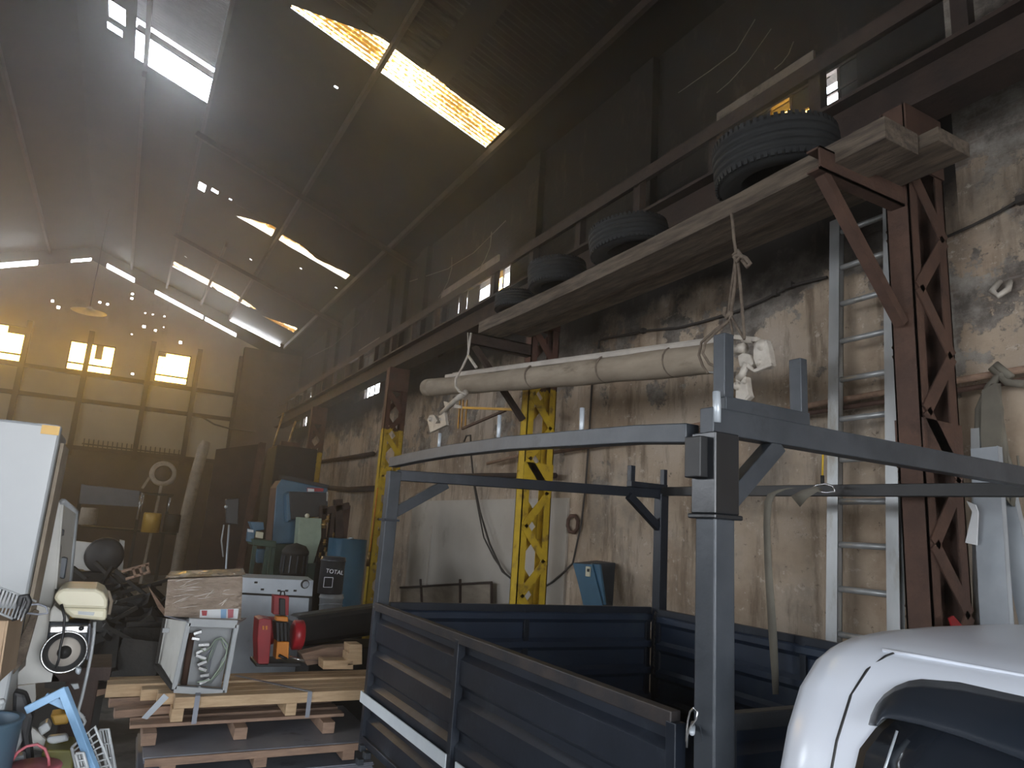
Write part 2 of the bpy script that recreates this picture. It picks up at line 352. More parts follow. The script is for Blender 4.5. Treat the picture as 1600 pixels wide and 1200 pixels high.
def pane(name, col, dirty, dirt=(.10,.045,.01), sc_=5, amt=.5, stretch=(1, 1, 1), tl=0.0, width=.08):
    """tinted see-through pane (Transparent) broken up by grime (Translucent/Diffuse)"""
    m = bpy.data.materials.new(name); m.use_nodes = True; nt = m.node_tree; N = nt.nodes; L = nt.links; N.clear()
    out = N.new('ShaderNodeOutputMaterial'); tr = N.new('ShaderNodeBsdfTransparent'); tr.inputs[0].default_value = (*col, 1)
    tn = N.new('ShaderNodeBsdfTransparent'); tn.inputs[0].default_value = (*dirt, 1)
    g = N.new('ShaderNodeNewGeometry'); mp = N.new('ShaderNodeMapping'); mp.inputs['Scale'].default_value = stretch; L.new(g.outputs['Position'], mp.inputs[0])
    n = N.new('ShaderNodeTexNoise'); n.inputs['Scale'].default_value = sc_; n.inputs['Detail'].default_value = 9; n.inputs['Roughness'].default_value = .75; L.new(mp.outputs[0], n.inputs['Vector'])
    r = N.new('ShaderNodeValToRGB'); L.new(n.outputs[0], r.inputs[0]); r.color_ramp.elements[0].position = amt; r.color_ramp.elements[1].position = amt+width
    mx = N.new('ShaderNodeMixShader'); L.new(r.outputs[0], mx.inputs[0]); L.new(tr.outputs[0], mx.inputs[1]); L.new(tn.outputs[0], mx.inputs[2])
    df = N.new('ShaderNodeBsdfDiffuse'); df.inputs[0].default_value = (.3, .22, .1, 1)
    m2 = N.new('ShaderNodeMixShader'); m2.inputs[0].default_value = dirty; L.new(mx.outputs[0], m2.inputs[1]); L.new(df.outputs[0], m2.inputs[2])
    L.new(m2.outputs[0], out.inputs[0]); return m
M['amber'] = pane('aged amber window pane', (1.0,.74,.30), .12, (.5,.28,.05), 2, .6)
M['fibre'] = pane('aged fibreglass skylight', (.42,.25,.085), .15, (.035,.012,.0015), 8, .45, (.8, 4.5, 1), width=.16)
def fibreglass():
    m = bpy.data.materials.new('aged fibreglass skylight'); m.use_nodes = True; nt = m.node_tree; N = nt.nodes; L = nt.links; N.clear()
    out = N.new('ShaderNodeOutputMaterial'); g = N.new('ShaderNodeNewGeometry'); sp_ = N.new('ShaderNodeSeparateXYZ'); L.new(g.outputs['Position'], sp_.inputs[0])
    sn = N.new('ShaderNodeMath'); sn.operation = 'MULTIPLY'; L.new(sp_.outputs['Y'], sn.inputs[0]); sn.inputs[1].default_value = 2*PI/.084
    sn2 = N.new('ShaderNodeMath'); sn2.operation = 'SINE'; L.new(sn.outputs[0], sn2.inputs[0])
    n = N.new('ShaderNodeTexNoise'); n.inputs['Scale'].default_value = 20; n.inputs['Detail'].default_value = 8; n.inputs['Roughness'].default_value = .75; L.new(g.outputs['Position'], n.inputs['Vector'])
    nb = N.new('ShaderNodeTexNoise'); nb.inputs['Scale'].default_value = 1.1; nb.inputs['Detail'].default_value = 3; L.new(g.outputs['Position'], nb.inputs['Vector'])
    a = N.new('ShaderNodeMath'); a.operation = 'MULTIPLY_ADD'; L.new(sn2.outputs[0], a.inputs[0]); a.inputs[1].default_value = .13; L.new(n.outputs[0], a.inputs[2])
    b = N.new('ShaderNodeMath'); b.operation = 'MULTIPLY_ADD'; L.new(nb.outputs[0], b.inputs[0]); b.inputs[1].default_value = .55; L.new(a.outputs[0], b.inputs[2])
    r = N.new('ShaderNodeValToRGB'); L.new(b.outputs[0], r.inputs[0]); el = r.color_ramp.elements
    el[0].position = .62; el[0].color = (.024, .0085, .0008, 1); el[1].position = .86; el[1].color = (.50, .36, .17, 1)
    k = el.new(.74); k.color = (.10, .045, .006, 1)
    tr = N.new('ShaderNodeBsdfTransparent'); L.new(r.outputs[0], tr.inputs[0]); L.new(tr.outputs[0], out.inputs[0]); return m
M['fibre'] = fibreglass()
M['clear'] = pane('dusty clear pane', (.7,.72,.74), .25, (.3,.28,.24), 4, .6)
M['board'] = M['card']

# ================================================================== the setting
WX, LX, FY, BY, RX = 4.7, -8.3, 24.0, -4.0, -1.8
def roofz(x): return 7.45+.335*(4.7-x) if x > RX else 7.45+.335*(4.7-RX)-.335*(RX-x)
def S(o, **k): return tag(o, kind='structure', **k)
S(MB().box((LX-14, BY-14, -.2), (WX+.3, FY+.3, 0)).build('floor', M['concrete'], loc=(0, 0, -.2)))

def cells(u0, u1, v0, v1, holes):
    us = sorted({u0, u1, *[h[0] for h in holes], *[h[1] for h in holes]}); vs = sorted({v0, v1, *[h[2] for h in holes], *[h[3] for h in holes]})
    for a, b in zip(us, us[1:]):
        run = None
        for c, d in zip(vs, vs[1:]):
            mu, mv = (a+b)/2, (c+d)/2
            if any(h[0] < mu < h[1] and h[2] < mv < h[3] for h in holes):
                if run: yield (a, b, *run); run = None
            else: run = (run[0], d) if run else (c, d)
        if run: yield (a, b, *run)

# right wall: openings (y0,y1,z0,z1)
wins = [(3.15, 4.62, 4.85, 6.02), (9.0, 11.6, 4.95, 6.06), (14.85, 16.75, 4.78, 5.96), (20.4, 23.3, 4.75, 5.9)]
mb = MB()
for a, b, c, d in cells(BY, FY+.3, 0, 7.6, wins): mb.box((WX, a, c), (WX+.30, b, d))
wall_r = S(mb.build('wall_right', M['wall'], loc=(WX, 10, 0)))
mb = MB()
for y0, y1, z0, z1 in wins: mb.box((WX-.03, y0+.38, z1), (WX+.2, y1+.05, z1+.17))
S(mb.build('lintel', M['lintel'], wall_r))
mb = MB()          # pilasters on the upper brickwork
for y in (5.6, 8.1, 12.4, 13.6, 14.5, 17.3, 18.9, 20.1): mb.box((WX-.10, y, 5.3), (WX+.01, y+.42, 7.4))
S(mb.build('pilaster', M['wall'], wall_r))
mb = MB().box((WX-.03, 7.05, 0), (WX+.01, 12.1, 2.36)); mb.box((WX-.06, 11.1, 0), (WX+.01, 11.45, 1.95))
S(mb.build('rendered_bay_panel', M['bay'], wall_r))

# windows in the right wall
def side_window(i, y0, y1, z0, z1, nm, states, parent_kind='structure'):
    r = T('window_%d' % i, None, None, (WX+.12, (y0+y1)/2, z0), kind='structure'); r.pop('label', None) if 'label' in r else None
    f = MB(); t = .035; x = WX+.12
    f.box((x-.02, y0, z0), (x+.02, y1, z0+t)).box((x-.02, y0, z1-t), (x+.02, y1, z1)).box((x-.02, y0, z0), (x+.02, y0+t, z1)).box((x-.02, y1-t, z0), (x+.02, y1, z1))
    ny, nz = nm
    for k in range(1, ny): yy = y0+(y1-y0)*k/ny; f.box((x-.012, yy-.012, z0), (x+.012, yy+.012, z1))
    for k in range(1, nz): zz = z0+(z1-z0)*k/nz; f.box((x-.012, y0, zz-.012), (x+.012, y1, zz+.012))
    S(f.build('window_frame', M['rustdark'], r))
    k = 0
    for a in range(ny):
        for b in range(nz):
            st = states[k % len(states)]; k += 1
            if st == '-': continue
            q0 = y0+(y1-y0)*a/ny+.012; q1 = y0+(y1-y0)*(a+1)/ny-.012; p0 = z0+(z1-z0)*b/nz+.012; p1 = z0+(z1-z0)*(b+1)/nz-.012
            S(MB().box((x-.003, q0, p0), (x+.003, q1, p1)).build('pane', {'a': M['amber'], 'c': M['clear'], 'b': M['soot']}[st], r))
side_window(4, *wins[0], (6, 5), list('bbbbb'+'bbb--'+'bbbab'+'bbbaa'+'bbb-b'+'bb-bb'))
side_window(5, *wins[1], (6, 3), ['-', 'a', '-', 'b', 'a', 'a', 'b', 'b', 'c', 'b', 'c', 'b', 'b', 'b', 'c', 'b', 'c', 'b'])
side_window(6, *wins[2], (5, 3), ['a', '-', 'a', 'c', 'c', 'b', 'c', 'b', '-', '-', 'b', 'b', 'b', 'c', 'b'])
side_window(7, *wins[3], (6, 3), ['c', 'b', 'b', 'a', 'b', 'b', 'b', '-', 'b', 'b', 'b', 'c', '-', 'c', 'b', 'b', 'b', 'b'])

# far wall
fw_holes = []
def pin(px, py, r=.035):
    p = at(px, py, Y=FY); r *= .68; fw_holes.append((p.x-r, p.x+r, p.z-r, p.z+r))
fwin = [(-4.3, -3.05, 5.80, 6.78), (-1.92, -.80, 5.80, 6.62), (.42, 1.30, 5.82, 6.72)]
fw_holes += fwin
for a, b, c in ((82,470,.05),(91,480,.06),(156,472,.045),(168,475,.045),(207,459,.045),(206,466,.05),(227,489,.025),(239,491,.025),(257,494,.03),(225,510,.06),(243,516,.045),(256,511,.02),(206,522,.025),(282,535,.06),(207,584,.045)): pin(a, b, c)
def gapz(x): return 9.2-.36*abs(x+1.8)
mb = MB()
xs = [LX+i*(WX-LX)/52 for i in range(53)]
for a, b, c, d in cells(LX, WX, 3.55, 6.85, [h for h in fw_holes if h[3] < 6.85]): mb.box((a, FY, c), (b, FY+.06, d))
up_h = [h for h in fw_holes if h[3] >= 6.85]
us = sorted({LX, WX, RX, *[h[0] for h in up_h], *[h[1] for h in up_h]})
for a, b in zip(us, us[1:]):       # gable above the windows, with its bullet-sized holes
    mu = (a+b)/2; hs = sorted([(h[2], h[3]) for h in up_h if h[0] < mu < h[1]]); z = 6.85
    for c, d in hs+[(None, None)]:
        t0, t1 = (c, c) if c else (gapz(a), gapz(b))
        if min(t0, t1) > z: mb.add([(a,FY,z),(b,FY,z),(b,FY,t1),(a,FY,t0),(a,FY+.06,z),(b,FY+.06,z),(b,FY+.06,t1),(a,FY+.06,t0)], [(0,1,2,3),(7,6,5,4),(0,4,5,1),(3,2,6,7)])
        if c: z = d
wall_f = S(mb.build('wall_far', M['sheetwall'], loc=(0, FY, 0)))
opens = [(-5.2, -3.15, .17), (-2.35, -1.85, .10), (-1.42, -.62, .15), (.0, 1.48, .13), (1.55, 2.55, .12)]
mb = MB(); bs = sorted({LX, WX, RX, 2.25, 3.98, *[o[0] for o in opens], *[o[1] for o in opens]})
for a, b in zip(bs, bs[1:]):
    g = 0
    for o_ in opens:
        if o_[0] <= (a+b)/2 <= o_[1]: g = o_[2]
    dz = .12 if 2.25 <= (a+b)/2 <= 3.98 else -.06
    v = [(a, FY, gapz(a)+g), (b, FY, gapz(b)+g), (b, FY, roofz(b)-dz), (a, FY, roofz(a)-dz)]
    mb.add(v+[(p[0], FY+.06, p[2]) for p in v], [(0,1,2,3),(7,6,5,4),(0,4,5,1),(3,2,6,7),(0,3,7,4),(1,5,6,2)])
S(mb.build('gable_sheeting', M['soot'], wall_f))
S(MB().box((LX, FY-.04, 0), (WX, FY+.2, 3.55)).build('brick_dado', M['dado'], wall_f))
S(MB().box((2.85, FY-.25, 3.5), (WX, FY, 7.3)).build('brick_return', M['dado'], wall_f))
mb = MB()
for x in (-6.2, -4.55, -3.0, -1.45, .22, 1.55, 2.82): mb.box((x-.07, FY-.14, 3.3), (x+.07, FY, 7.0))
S(mb.build('steel_stanchion', M['rustdark'], wall_f))
mb = MB()
for z in (3.52, 4.9, 5.70): mb.box((LX, FY-.10, z-.06), (2.9, FY, z+.06))
S(mb.build('steel_rail', M['rustdark'], wall_f))
for i, (x0, x1, z0, z1) in enumerate(fwin):
    r = T('window_%d' % (i+1), None, None, ((x0+x1)/2, FY+.03, z0), kind='structure'); del r['label']
    f = MB(); t = .03
    f.box((x0-.03, FY-.02, z0-.03), (x1+.03, FY+.07, z0)).box((x0-.03, FY-.02, z1), (x1+.03, FY+.07, z1+.03)).box((x0-.03, FY-.02, z0), (x0, FY+.07, z1)).box((x1, FY-.02, z0), (x1+.03, FY+.07, z1))
    f.box((x0, FY, z0+.17), (x1, FY+.04, z0+.22))
    S(f.build('window_frame', M['rustdark'], r))
    S(MB().box((x0, FY+.03, z0), (x1, FY+.036, z1)).build('pane', M['amber'], r))
    if i == 1: S(MB().box((-1.28+.0, FY-.0, z0+.40), (-1.08, FY+.025, z1)).build('board', M['soot'], r))
    if i == 0: S(MB().box((x1-.45, FY, z1-.2), (x1, FY+.025, z1)).build('board', M['soot'], r))
    if i == 2: S(MB().box((x0, FY, z1-.13), (x0+.2, FY+.025, z1)).build('board', M['soot'], r))
portal('far_window_light_left', (-3.7, FY+.1, 6.3), (-PI/2, 0, 0), 1.3, 1.0)
portal('far_window_light_middle', (-1.36, FY+.1, 6.2), (-PI/2, 0, 0), 1.2, .9)
portal('far_window_light_right', (.86, FY+.1, 6.3), (-PI/2, 0, 0), 1.0, .95)

mb = MB()
for a, b, c, d in cells(BY, FY, 0, 7.6, [(-3.0, 2.4, 0, 4.0), (9.0, 11.5, 3.4, 5.0), (14.5, 17.5, 3.4, 5.0)]): mb.box((LX-.2, a, c), (LX, b, d))  # side and high openings are unseen, added for the daylight they let in
S(mb.build('wall_left', M['dado'], loc=(LX, 10, 0)))
mb = MB()                                                            # front wall with the big doorway, behind the camera
for a, b, c, d in cells(LX, WX, 0, 9.7, [(-2.2, 3.0, 0, 3.6)]): mb.box((a, BY-.2, c), (b, BY, d))
S(mb.build('wall_front', M['dado'], loc=(0, BY, 0)))

# roof with its skylight holes: (x0,x1,y0,y1)
sky = [(1.00, 4.08, 8.27, 8.90), (1.33, 2.16, 15.66, 16.26), (2.26, 4.0, 15.83, 16.26), (.28, 2.76, 21.5, 22.05), (2.95, 4.03, 21.62, 22.22)]
vent = (-.92, .30, 8.6, 12.45)
rh = sky+[vent, (.46, .60, 15.60, 16.0), (.72, .86, 15.55, 15.72), (-1.32, -1.08, 11.3, 11.75), (-1.35, -1.12, 11.9, 12.1)]
for px, py in ((525, 137), (290, 402), (392, 406), (360, 312), (525, 450), (470, 420)):
    d = ray(px, py); t = (7.45+.335*4.7-EYE.z)/(d.z+.335*d.x); p = EYE+d*t; rh.append((p.x-.03, p.x+.03, p.y-.03, p.y+.03))
mb = MB()
for a, b, c, d in cells(RX, WX+.3, BY, FY+.3, rh):
    za, zb = roofz(a), roofz(b)
    mb.add([(a,c,za),(b,c,zb),(b,d,zb),(a,d,za),(a,c,za+.02),(b,c,zb+.02),(b,d,zb+.02),(a,d,za+.02)], [(0,3,2,1),(4,5,6,7),(0,1,5,4),(1,2,6,5),(2,3,7,6),(3,0,4,7)])
za, zb = roofz(LX-.2), roofz(RX)
mb.add([(LX-.2,BY,za),(RX,BY,zb),(RX,FY+.3,zb),(LX-.2,FY+.3,za),(LX-.2,BY,za+.02),(RX,BY,zb+.02),(RX,FY+.3,zb+.02),(LX-.2,FY+.3,za+.02)], [(0,3,2,1),(4,5,6,7),(0,1,5,4),(1,2,6,5),(2,3,7,6),(3,0,4,7)])
ceil = S(mb.build('ceiling', M['roof'], loc=(0, 10, 7.4)))
def corr(x0, x1, y0, y1, zf, n_per=.076, amp=.012, nx=2):
    P = []; ny = max(8, int((y1-y0)/n_per*8))
    for i in range(ny+1):
        y = y0+(y1-y0)*i/ny; P.append([(x0+(x1-x0)*j/nx, y, zf(x0+(x1-x0)*j/nx)+amp*math.sin(2*PI*y/n_per)) for j in range(nx+1)])
    return P
# roof sheets seen from below: corrugations and laps run down the slope
mb = MB()
for a, b, c, d in cells(RX, WX, 3.0, FY, rh):
    if d-c > .3 and b-a > .3 and d < 15: mb.grid(corr(a, b, c, d, lambda x: roofz(x)-.012, .10, .008, 1))
S(mb.build('corrugated_sheet', M['roof'], ceil))
for k, (x0, x1, y0, y1) in enumerate(sky):
    o = MB().grid(corr(x0-.02, x1+.02, y0-.02, y1+.02, lambda x: roofz(x)+.03, .076, .014, 6)).build('skylight_sheet', M['fibre'], ceil); S(o)
# torn-back roof sheets leave the upper skylights pointed
mb = MB()
for tri in (((.9, 8.2), (2.2, 8.2), (.9, 8.84)), ((1.25, 15.6), (2.05, 15.6), (1.25, 16.24)), ((2.9, 21.55), (3.98, 21.55), (2.9, 22.2)), ((2.8, 15.78), (4.1, 15.78), (3.2, 16.02)), ((2.2, 16.3), (2.2, 16.12), (3.1, 16.3)), ((1.45, 22.1), (1.45, 21.82), (1.8, 22.1)), ((2.1, 21.45), (2.8, 21.45), (2.8, 21.8)), ((2.1, 22.1), (2.8, 22.1), (2.8, 21.85))):
    mb.prism([(x, y, roofz(x)-.015) for x, y in tri], (0, 0, -.008))
S(mb.build('overlapping_sheet', M['roof'], ceil))
# raised vent sheet over the long opening
o = MB().grid(corr(vent[0]-.1, vent[1]+.12, vent[2]-.2, vent[3]-.62, lambda x: roofz(x)+.34, .076, .014, 4)).build('raised_vent_sheet', M['roofpale'], ceil); S(o)
o = MB().beam((vent[0], 11.72, roofz(vent[0])+.12), (vent[1], 11.72, roofz(vent[1])+.12), .05, .10).beam((-.75, 8.6, roofz(-.75)+.05), (-.75, 12.5, roofz(-.75)+.05), .07, .12).build('vent_bar', M['rustdark'], ceil); S(o)
# purlins and trusses
mb = MB()
for x in (-6.5, -5.3, -4.1, -2.9, -.75, .30, 1.36, 2.26, 4.12):
    if x == -.75: mb.box((x-.03, BY, roofz(x)-.14), (x+.03, 8.4, roofz(x)-.03)); mb.box((x-.03, 12.6, roofz(x)-.14), (x+.03, FY, roofz(x)-.03))
    else: mb.box((x-.03, 18.0 if x == 1.36 else BY, roofz(x)-.14), (x+.03, FY, roofz(x)-.02))
S(mb.build('purlin', M['rustdark'], ceil))
for y in (13.3, 18.9):
    S(MB().beam((.2, y, roofz(.2)-.2), (WX, y, roofz(WX)-.2), .08, .10).build('rafter', M['rustdark'], ceil))
# ================================================================== crane girder and columns
g = T('crane_runway_girder', 'long dark rusty lattice girder running on top of the steel columns', 'girder', (4.12, 13, 4.9))
b = MB(); y0, y1 = .3, 23.2
b.box((4.0, y0, 4.72), (4.28, y1, 4.75)).box((4.13, y0, 4.75), (4.17, y1, 5.04)).box((4.02, y0, 5.04), (4.28, y1, 5.07)); b.build('bottom_beam', M['rustdark'], g)
MB().box((4.06, y0, 5.53), (4.24, y1, 5.55)).box((4.06, y0, 5.42), (4.08, y1, 5.53)).build('top_chord', M['rustdark'], g)
yy = 1.0
while yy < 23:
    MB().box((4.10, yy-.05, 5.07), (4.18, yy+.05, 5.53)).build('upright', M['rustdark'], g); yy += 1.05

def column(y, m, label, grp=None, base=0.0, arm=True):
    x0, x1, d = 3.93, 4.31, .15; top = 4.715
    r = T('lattice_column', label, 'column', ((x0+x1)/2, y+d/2, 0), grp)
    for xa, xb, wb in ((x0, x0+.085, x0), (x1-.085, x1, x1-.012)):
        MB().box((wb, y, 0), (wb+.012, y+d, top)).box((xa, y, 0), (xb, y+.01, top)).box((xa, y+d-.01, 0), (xb, y+d, top)).build('channel', m, r)
    z = .12; s = 0; st = .375
    while z < top-.5:
        for yy, ph in ((y-.008, 0), (y+d+.008, 1)):
            a, c = (x0+.04, x1-.04) if (s+ph) % 2 else (x1-.04, x0+.04)
            MB().beam((a, yy, z), (c, yy, z+st), .008, .088, (0, 0, 1)).build('lacing_bar', m, r)
        z += st; s += 1
    for zz, h in ((.0, .12), (top-.42, .418), (2.42, .28)):
        for yy in (y-.012, y+d): MB().box((x0, yy, zz), (x1, yy+.012, zz+h)).build('batten_plate', m, r)
    return r
c1 = column(2.33, M['rust'], 'nearest column, rusty brown from top to bottom, beside the aluminium ladder')
c2 = column(6.85, M['column'], 'lattice column painted yellow below, in the middle of the right wall behind the trailer frame')
c3 = column(11.95, M['column'], 'lattice column painted yellow below, beside the black and white buckets')
c4 = column(17.75, M['column'], 'rusty column rising behind the blue band saw')
def bracket(c, y, m, z=3.82):
    MB().channel((3.15, y, z+.02), (3.95, y, z+.02), .09, .14, .012).build('bracket_arm', m, c)
    MB().beam((3.22, y, z-.05), (3.90, y, z-.80), .06, .06).build('bracket_brace', m, c)
bracket(c1, 2.40, M['rust'], 4.07); bracket(c2, 6.9, M['rustdark'], 3.98)

# ================================================================== planks and tyres
def plank(x0, x1, y0, y1, z, t, label, tw=0, dz=0):
    P = []
    n = 14
    for i in range(n+1):
        f = i/n; y = y0+(y1-y0)*f; zz = z+dz*f - .03*math.sin(PI*f); r = lambda: random.uniform(-.005, .005)
        P.append([(x0+r(), y, zz), (x1+r(), y, zz), (x1+r(), y, zz+t+r()), (x0+r(), y, zz+t+r()), (x0, y, zz)])
    mb = MB().grid(P, smooth=False); nv = 5
    mb.f.append((0, 1, 2, 3)); mb.sm.append(False); k = n*nv; mb.f.append((k+3, k+2, k+1, k)); mb.sm.append(False)
    o = mb.build('timber_plank', M['wood'], weld=True, bev=.004); return tag(o, label, 'plank', 'thick planks laid along the brackets')
plank(3.28, 3.58, 2.05, 6.95, 4.10, .135, 'outer weathered plank with a pale edge, laid over the rusty brackets under the tyres')
plank(3.60, 3.90, 1.95, 6.85, 4.15, .085, 'inner weathered plank against the columns, laid over the rusty brackets')
def tyre(x, y, z, R_, W_, label, tilt=(0, 0), yaw=0):
    r = T('tyre', label, 'tyre', (x, y, z), 'tyres on the wall shelf'); 
    n = 72; prof = []
    # outer tread with grooves and rounded shoulders, sidewalls, bead
    ri = R_*.56; h = W_/2
    prof = [(ri, -h*.72), (ri*1.06, -h*.9), (R_*.78, -h), (R_*.90, -h*.97), (R_*.965, -h*.84)]
    for gk in (-.55, -.18, .18, .55):
        prof += [(R_, h*(gk-.07)), (R_*.965, h*(gk-.05)), (R_*.965, h*(gk+.05)), (R_, h*(gk+.07))]
    prof += [(R_*.965, h*.84), (R_*.90, h*.97), (R_*.78, h), (ri*1.06, h*.9), (ri, h*.72), (ri*1.03, h*.3), (ri*1.03, -h*.3), (ri, -h*.72)]
    Mx = Matrix.Rotation(yaw, 3, 'Z') @ Matrix.Rotation(tilt[0], 3, 'X') @ Matrix.Rotation(tilt[1], 3, 'Y')
    mb = MB(); P = []
    for k in range(n):
        a = 2*PI*k/n; row = []
        for (q, hh) in prof:
            v = Vector((q*math.cos(a), q*math.sin(a), hh+h)); row.append(Vector((x, y, z))+Mx @ v)
        P.append(row)
    mb.grid(P, closed_u=True); mb.build('casing', M['rubber'], r, weld=True)
    mb = MB()
    for k in range(60):
        a = 2*PI*k/60
        for s_ in (-1, 1):
            p = Vector((R_*.975*math.cos(a), R_*.975*math.sin(a), h+s_*h*.80)); M2 = Matrix.Rotation(a, 3, 'Z')
            mb.cbox(Vector((x, y, z))+Mx @ p, (R_*.035, R_*.06, h*.26), Mx @ M2)
    mb.build('tread_blocks', M['rubber'], r)
    return r
tyre(3.45, 2.90, 4.25, .40, .30, 'largest and nearest tyre, lying in the gloom at the near end of the plank', (math.radians(-2), math.radians(-5)))
tyre(3.44, 4.42, 4.265, .34, .23, 'second nearest tyre on the plank, tipped outward', (math.radians(-6), math.radians(-6)))
tyre(3.42, 5.52, 4.26, .29, .25, 'third tyre along the plank with bright wavy tread grooves', (math.radians(-4), math.radians(-3)))
tyre(3.46, 6.35, 4.245, .27, .18, 'farthest tyre on the plank, hazy beside the bright gap')


# ================================================================== the caged load body (behind the white cab)
TR = T('pickup_load_body', 'dark navy drop-side load body with a tall tubular cage frame, behind the white cab', 'load body', (2.65, 3.1, 0))
XA, XD, YA, YB, YC = 1.645, 3.74, 1.645, 4.68, 4.5; ZP, ZB, ZT = 1.40, .55, 2.285
# posts
def post(x, y, w_, d_, z0, z1, m, nm='corner_post', label=None):
    return MB().box((x-w_/2, y-d_/2, z0), (x+w_/2, y+d_/2, z1)).build(nm, m, TR, bev=.006, label=label)
pA = post(XA, YA, .085, .085, .5, 2.02, M['grey'])
slv = MB().box((XA-.052, YA-.052, 2.0), (XA+.052, YA+.052, 2.255)).box((XA-.06, YA-.06, 1.985), (XA+.06, YA+.06, 2.0)); slv.build('post_sleeve', M['navyblack'], TR, bev=.004, label='near-black upper sleeve of the front post')
MB().box((XA-.085, YA-.02, 2.11), (XA-.05, YA+.05, 2.24)).build('hinge_plate', M['black'], TR, bev=.004)
post(XA, YB, .085, .085, .5, 2.27, M['grey'])
MB().box((XA-.055, YB-.055, 1.93), (XA+.055, YB+.055, 1.945)).build('post_collar', M['navy'], TR)
post(3.90, YC, .085, .085, .5, 2.30, M['navy'])
post(XD+.02, YA, .085, .085, .5, 2.26, M['navy'])
# top rails: the near long rail is bent
pts = [at(p[0], p[1], X=1.62) for p in ((614, 723), (660, 713), (708, 704.5), (800, 693), (1000, 679.5), (1082, 678))]
P = []
for i, p in enumerate(pts):
    h = .033; q = .03
    P.append([p+Vector((-q, 0, -h)), p+Vector((q, 0, -h)), p+Vector((q, 0, h)), p+Vector((-q, 0, h)), p+Vector((-q, 0, -h))])
mb = MB().grid(P, smooth=False); k = (len(P)-1)*5; mb.f += [(0, 1, 2, 3), (k+3, k+2, k+1, k)]; mb.sm += [False, False]
mb.build('top_rail', M['grey'], TR, weld=True, bev=.004, label='slightly bent top rail along the near side')
zc = .042
MB().beam((XA-.04, YA, ZT+.01), (XD+.06, YA, ZT+.01), .06, .085).build('top_rail', M['grey'], TR, bev=.004)
MB().beam((XA+.02, YB, 2.245), (3.92, YC, 2.30), .05, .075).build('top_rail', M['navy'], TR, bev=.004)
MB().beam((3.90, YC+.03, 2.32), (3.76, YA-.05, 2.26), .05, .07).build('top_rail', M['black'], TR, bev=.004)
# gusset braces
MB().beam((XA+.28, YA, ZT-.03), (XA+.04, YA, ZT-.25), .05, .06).build('corner_brace', M['grey'], TR, bev=.003)
MB().beam((XA+.40, YB, 2.22), (XA+.03, YB, 1.99), .05, .07).build('corner_brace', M['grey'], TR, bev=.003)
MB().beam((3.56, YC, 2.26), (3.88, YC, 2.02), .05, .06).build('corner_brace', M['navy'], TR, bev=.003)
# ladder-rack cradles on the rails
for (x0, x1, y, z, m) in ((XA+.035, XA+.40, YA, ZT+.05, M['grey']), (3.58, 3.92, YC, 2.33, M['navy'])):
    mb = MB().box((x0-.02, y-.03, z), (x1+.02, y+.03, z+.045)); mb.build('rack_cradle', m, TR, bev=.003)
    MB().box((x0-.022, y-.025, z+.04), (x0+.022, y+.025, z+(.26 if m is M['grey'] else .17))).build('rack_upright', m, TR, bev=.003)
    MB().box((x1-.018, y-.025, z+.04), (x1+.018, y+.025, z+(.24 if m is M['grey'] else .17))).build('rack_upright', m, TR, bev=.003)
# rope pins on the near rail
for px, py, hh in ((685.5, 703, .10), (778, 693, .145), (908, 686, .13), (1120, 660, .10)):
    p = at(px, py, X=1.62); MB().tube([p, p+Vector((0, 0, hh*.5)), p+Vector((.0, .002, hh))], .0105 if px < 1100 else .013, 10).build('rope_pin', M['galv'], TR)
# drop side panels: pressed sheet with horizontal ribs
def side(p0, p1, z0, z1, inward, name, m, frame_m, posts=(0, .5, 1), ribs=4, label=None, tapez=None, edge_m=None):
    """pressed sheet between p0 and p1; inward: unit vector to the inside"""
    p0 = Vector(p0); p1 = Vector(p1); n = Vector(inward); d = (p1-p0)
    H = z1-z0-.06; prof = []
    for k in range(ribs):
        a = z0+.03+H*k/ribs; s_ = H/ribs
        prof += [(0, a), (0, a+s_*.52), (.028, a+s_*.66), (.028, a+s_*.84), (0, a+s_*.97)]
    prof.append((0, z1-.03))
    P = [[p0+d*f+Vector((0, 0, z))+n*o_ for o_, z in prof] for f in [i/12 for i in range(13)]]
    root = MB().grid(P, smooth=False).build(name, m, TR, solid=.004, label=label)
    u = d.normalized()
    for z, h_ in ((z1-.025, .05), (z0+.02, .045)):
        MB().beam(p0+Vector((0, 0, z)), p1+Vector((0, 0, z)), .042, h_).build('edge_tube', edge_m if (edge_m and z > 1) else frame_m, root, bev=.004)
    for f in posts:
        c = p0+d*f; MB().box((c.x-.022, c.y-.022, z0), (c.x+.022, c.y+.022, z1-.03)).build('panel_upright', frame_m, root, bev=.003)
    return root
sp = side((1.60, 4.62, 0), (1.60, 1.76, 0), ZB, ZP, (1, 0, 0), 'drop_side', M['navy'], M['navy'], (0, .455, 1), 4, 'near drop side with pale reflective strips', edge_m=M['navyedge'])
for (pa, pb) in (((567, 1075), (700, 1179)), ((715, 1192), (960, 1390))):
    A = at(*pa, X=1.585); Bq = at(*pb, X=1.585)
    MB().box((1.572, min(A.y, Bq.y), .775), (1.579, max(A.y, Bq.y), .84)).build('reflective_strip', M['tape'], sp, label='pale reflective strip')
sp2 = side((1.70, 4.66, 0), (3.86, 4.56, 0), ZB, ZP, (0, -1, 0), 'end_panel', M['navyblue'], M['navy'], (0, .48, .985), 4)
sp3 = side((3.82, 4.40, 0), (3.80, 1.72, 0), ZB, ZP, (-1, 0, 0), 'far_side_panel', M['navyblue'], M['navy'], (0, .5, 1), 4)
sp4 = side((1.72, 1.67, 0), (3.70, 1.67, 0), ZB, ZP+.01, (0, 1, 0), 'front_panel', M['navyblue'], M['grey'], (0, 1), 4)
MB().box((1.60, 1.64, .60), (3.80, 4.62, .64)).build('load_floor', M['navyblue'], TR)
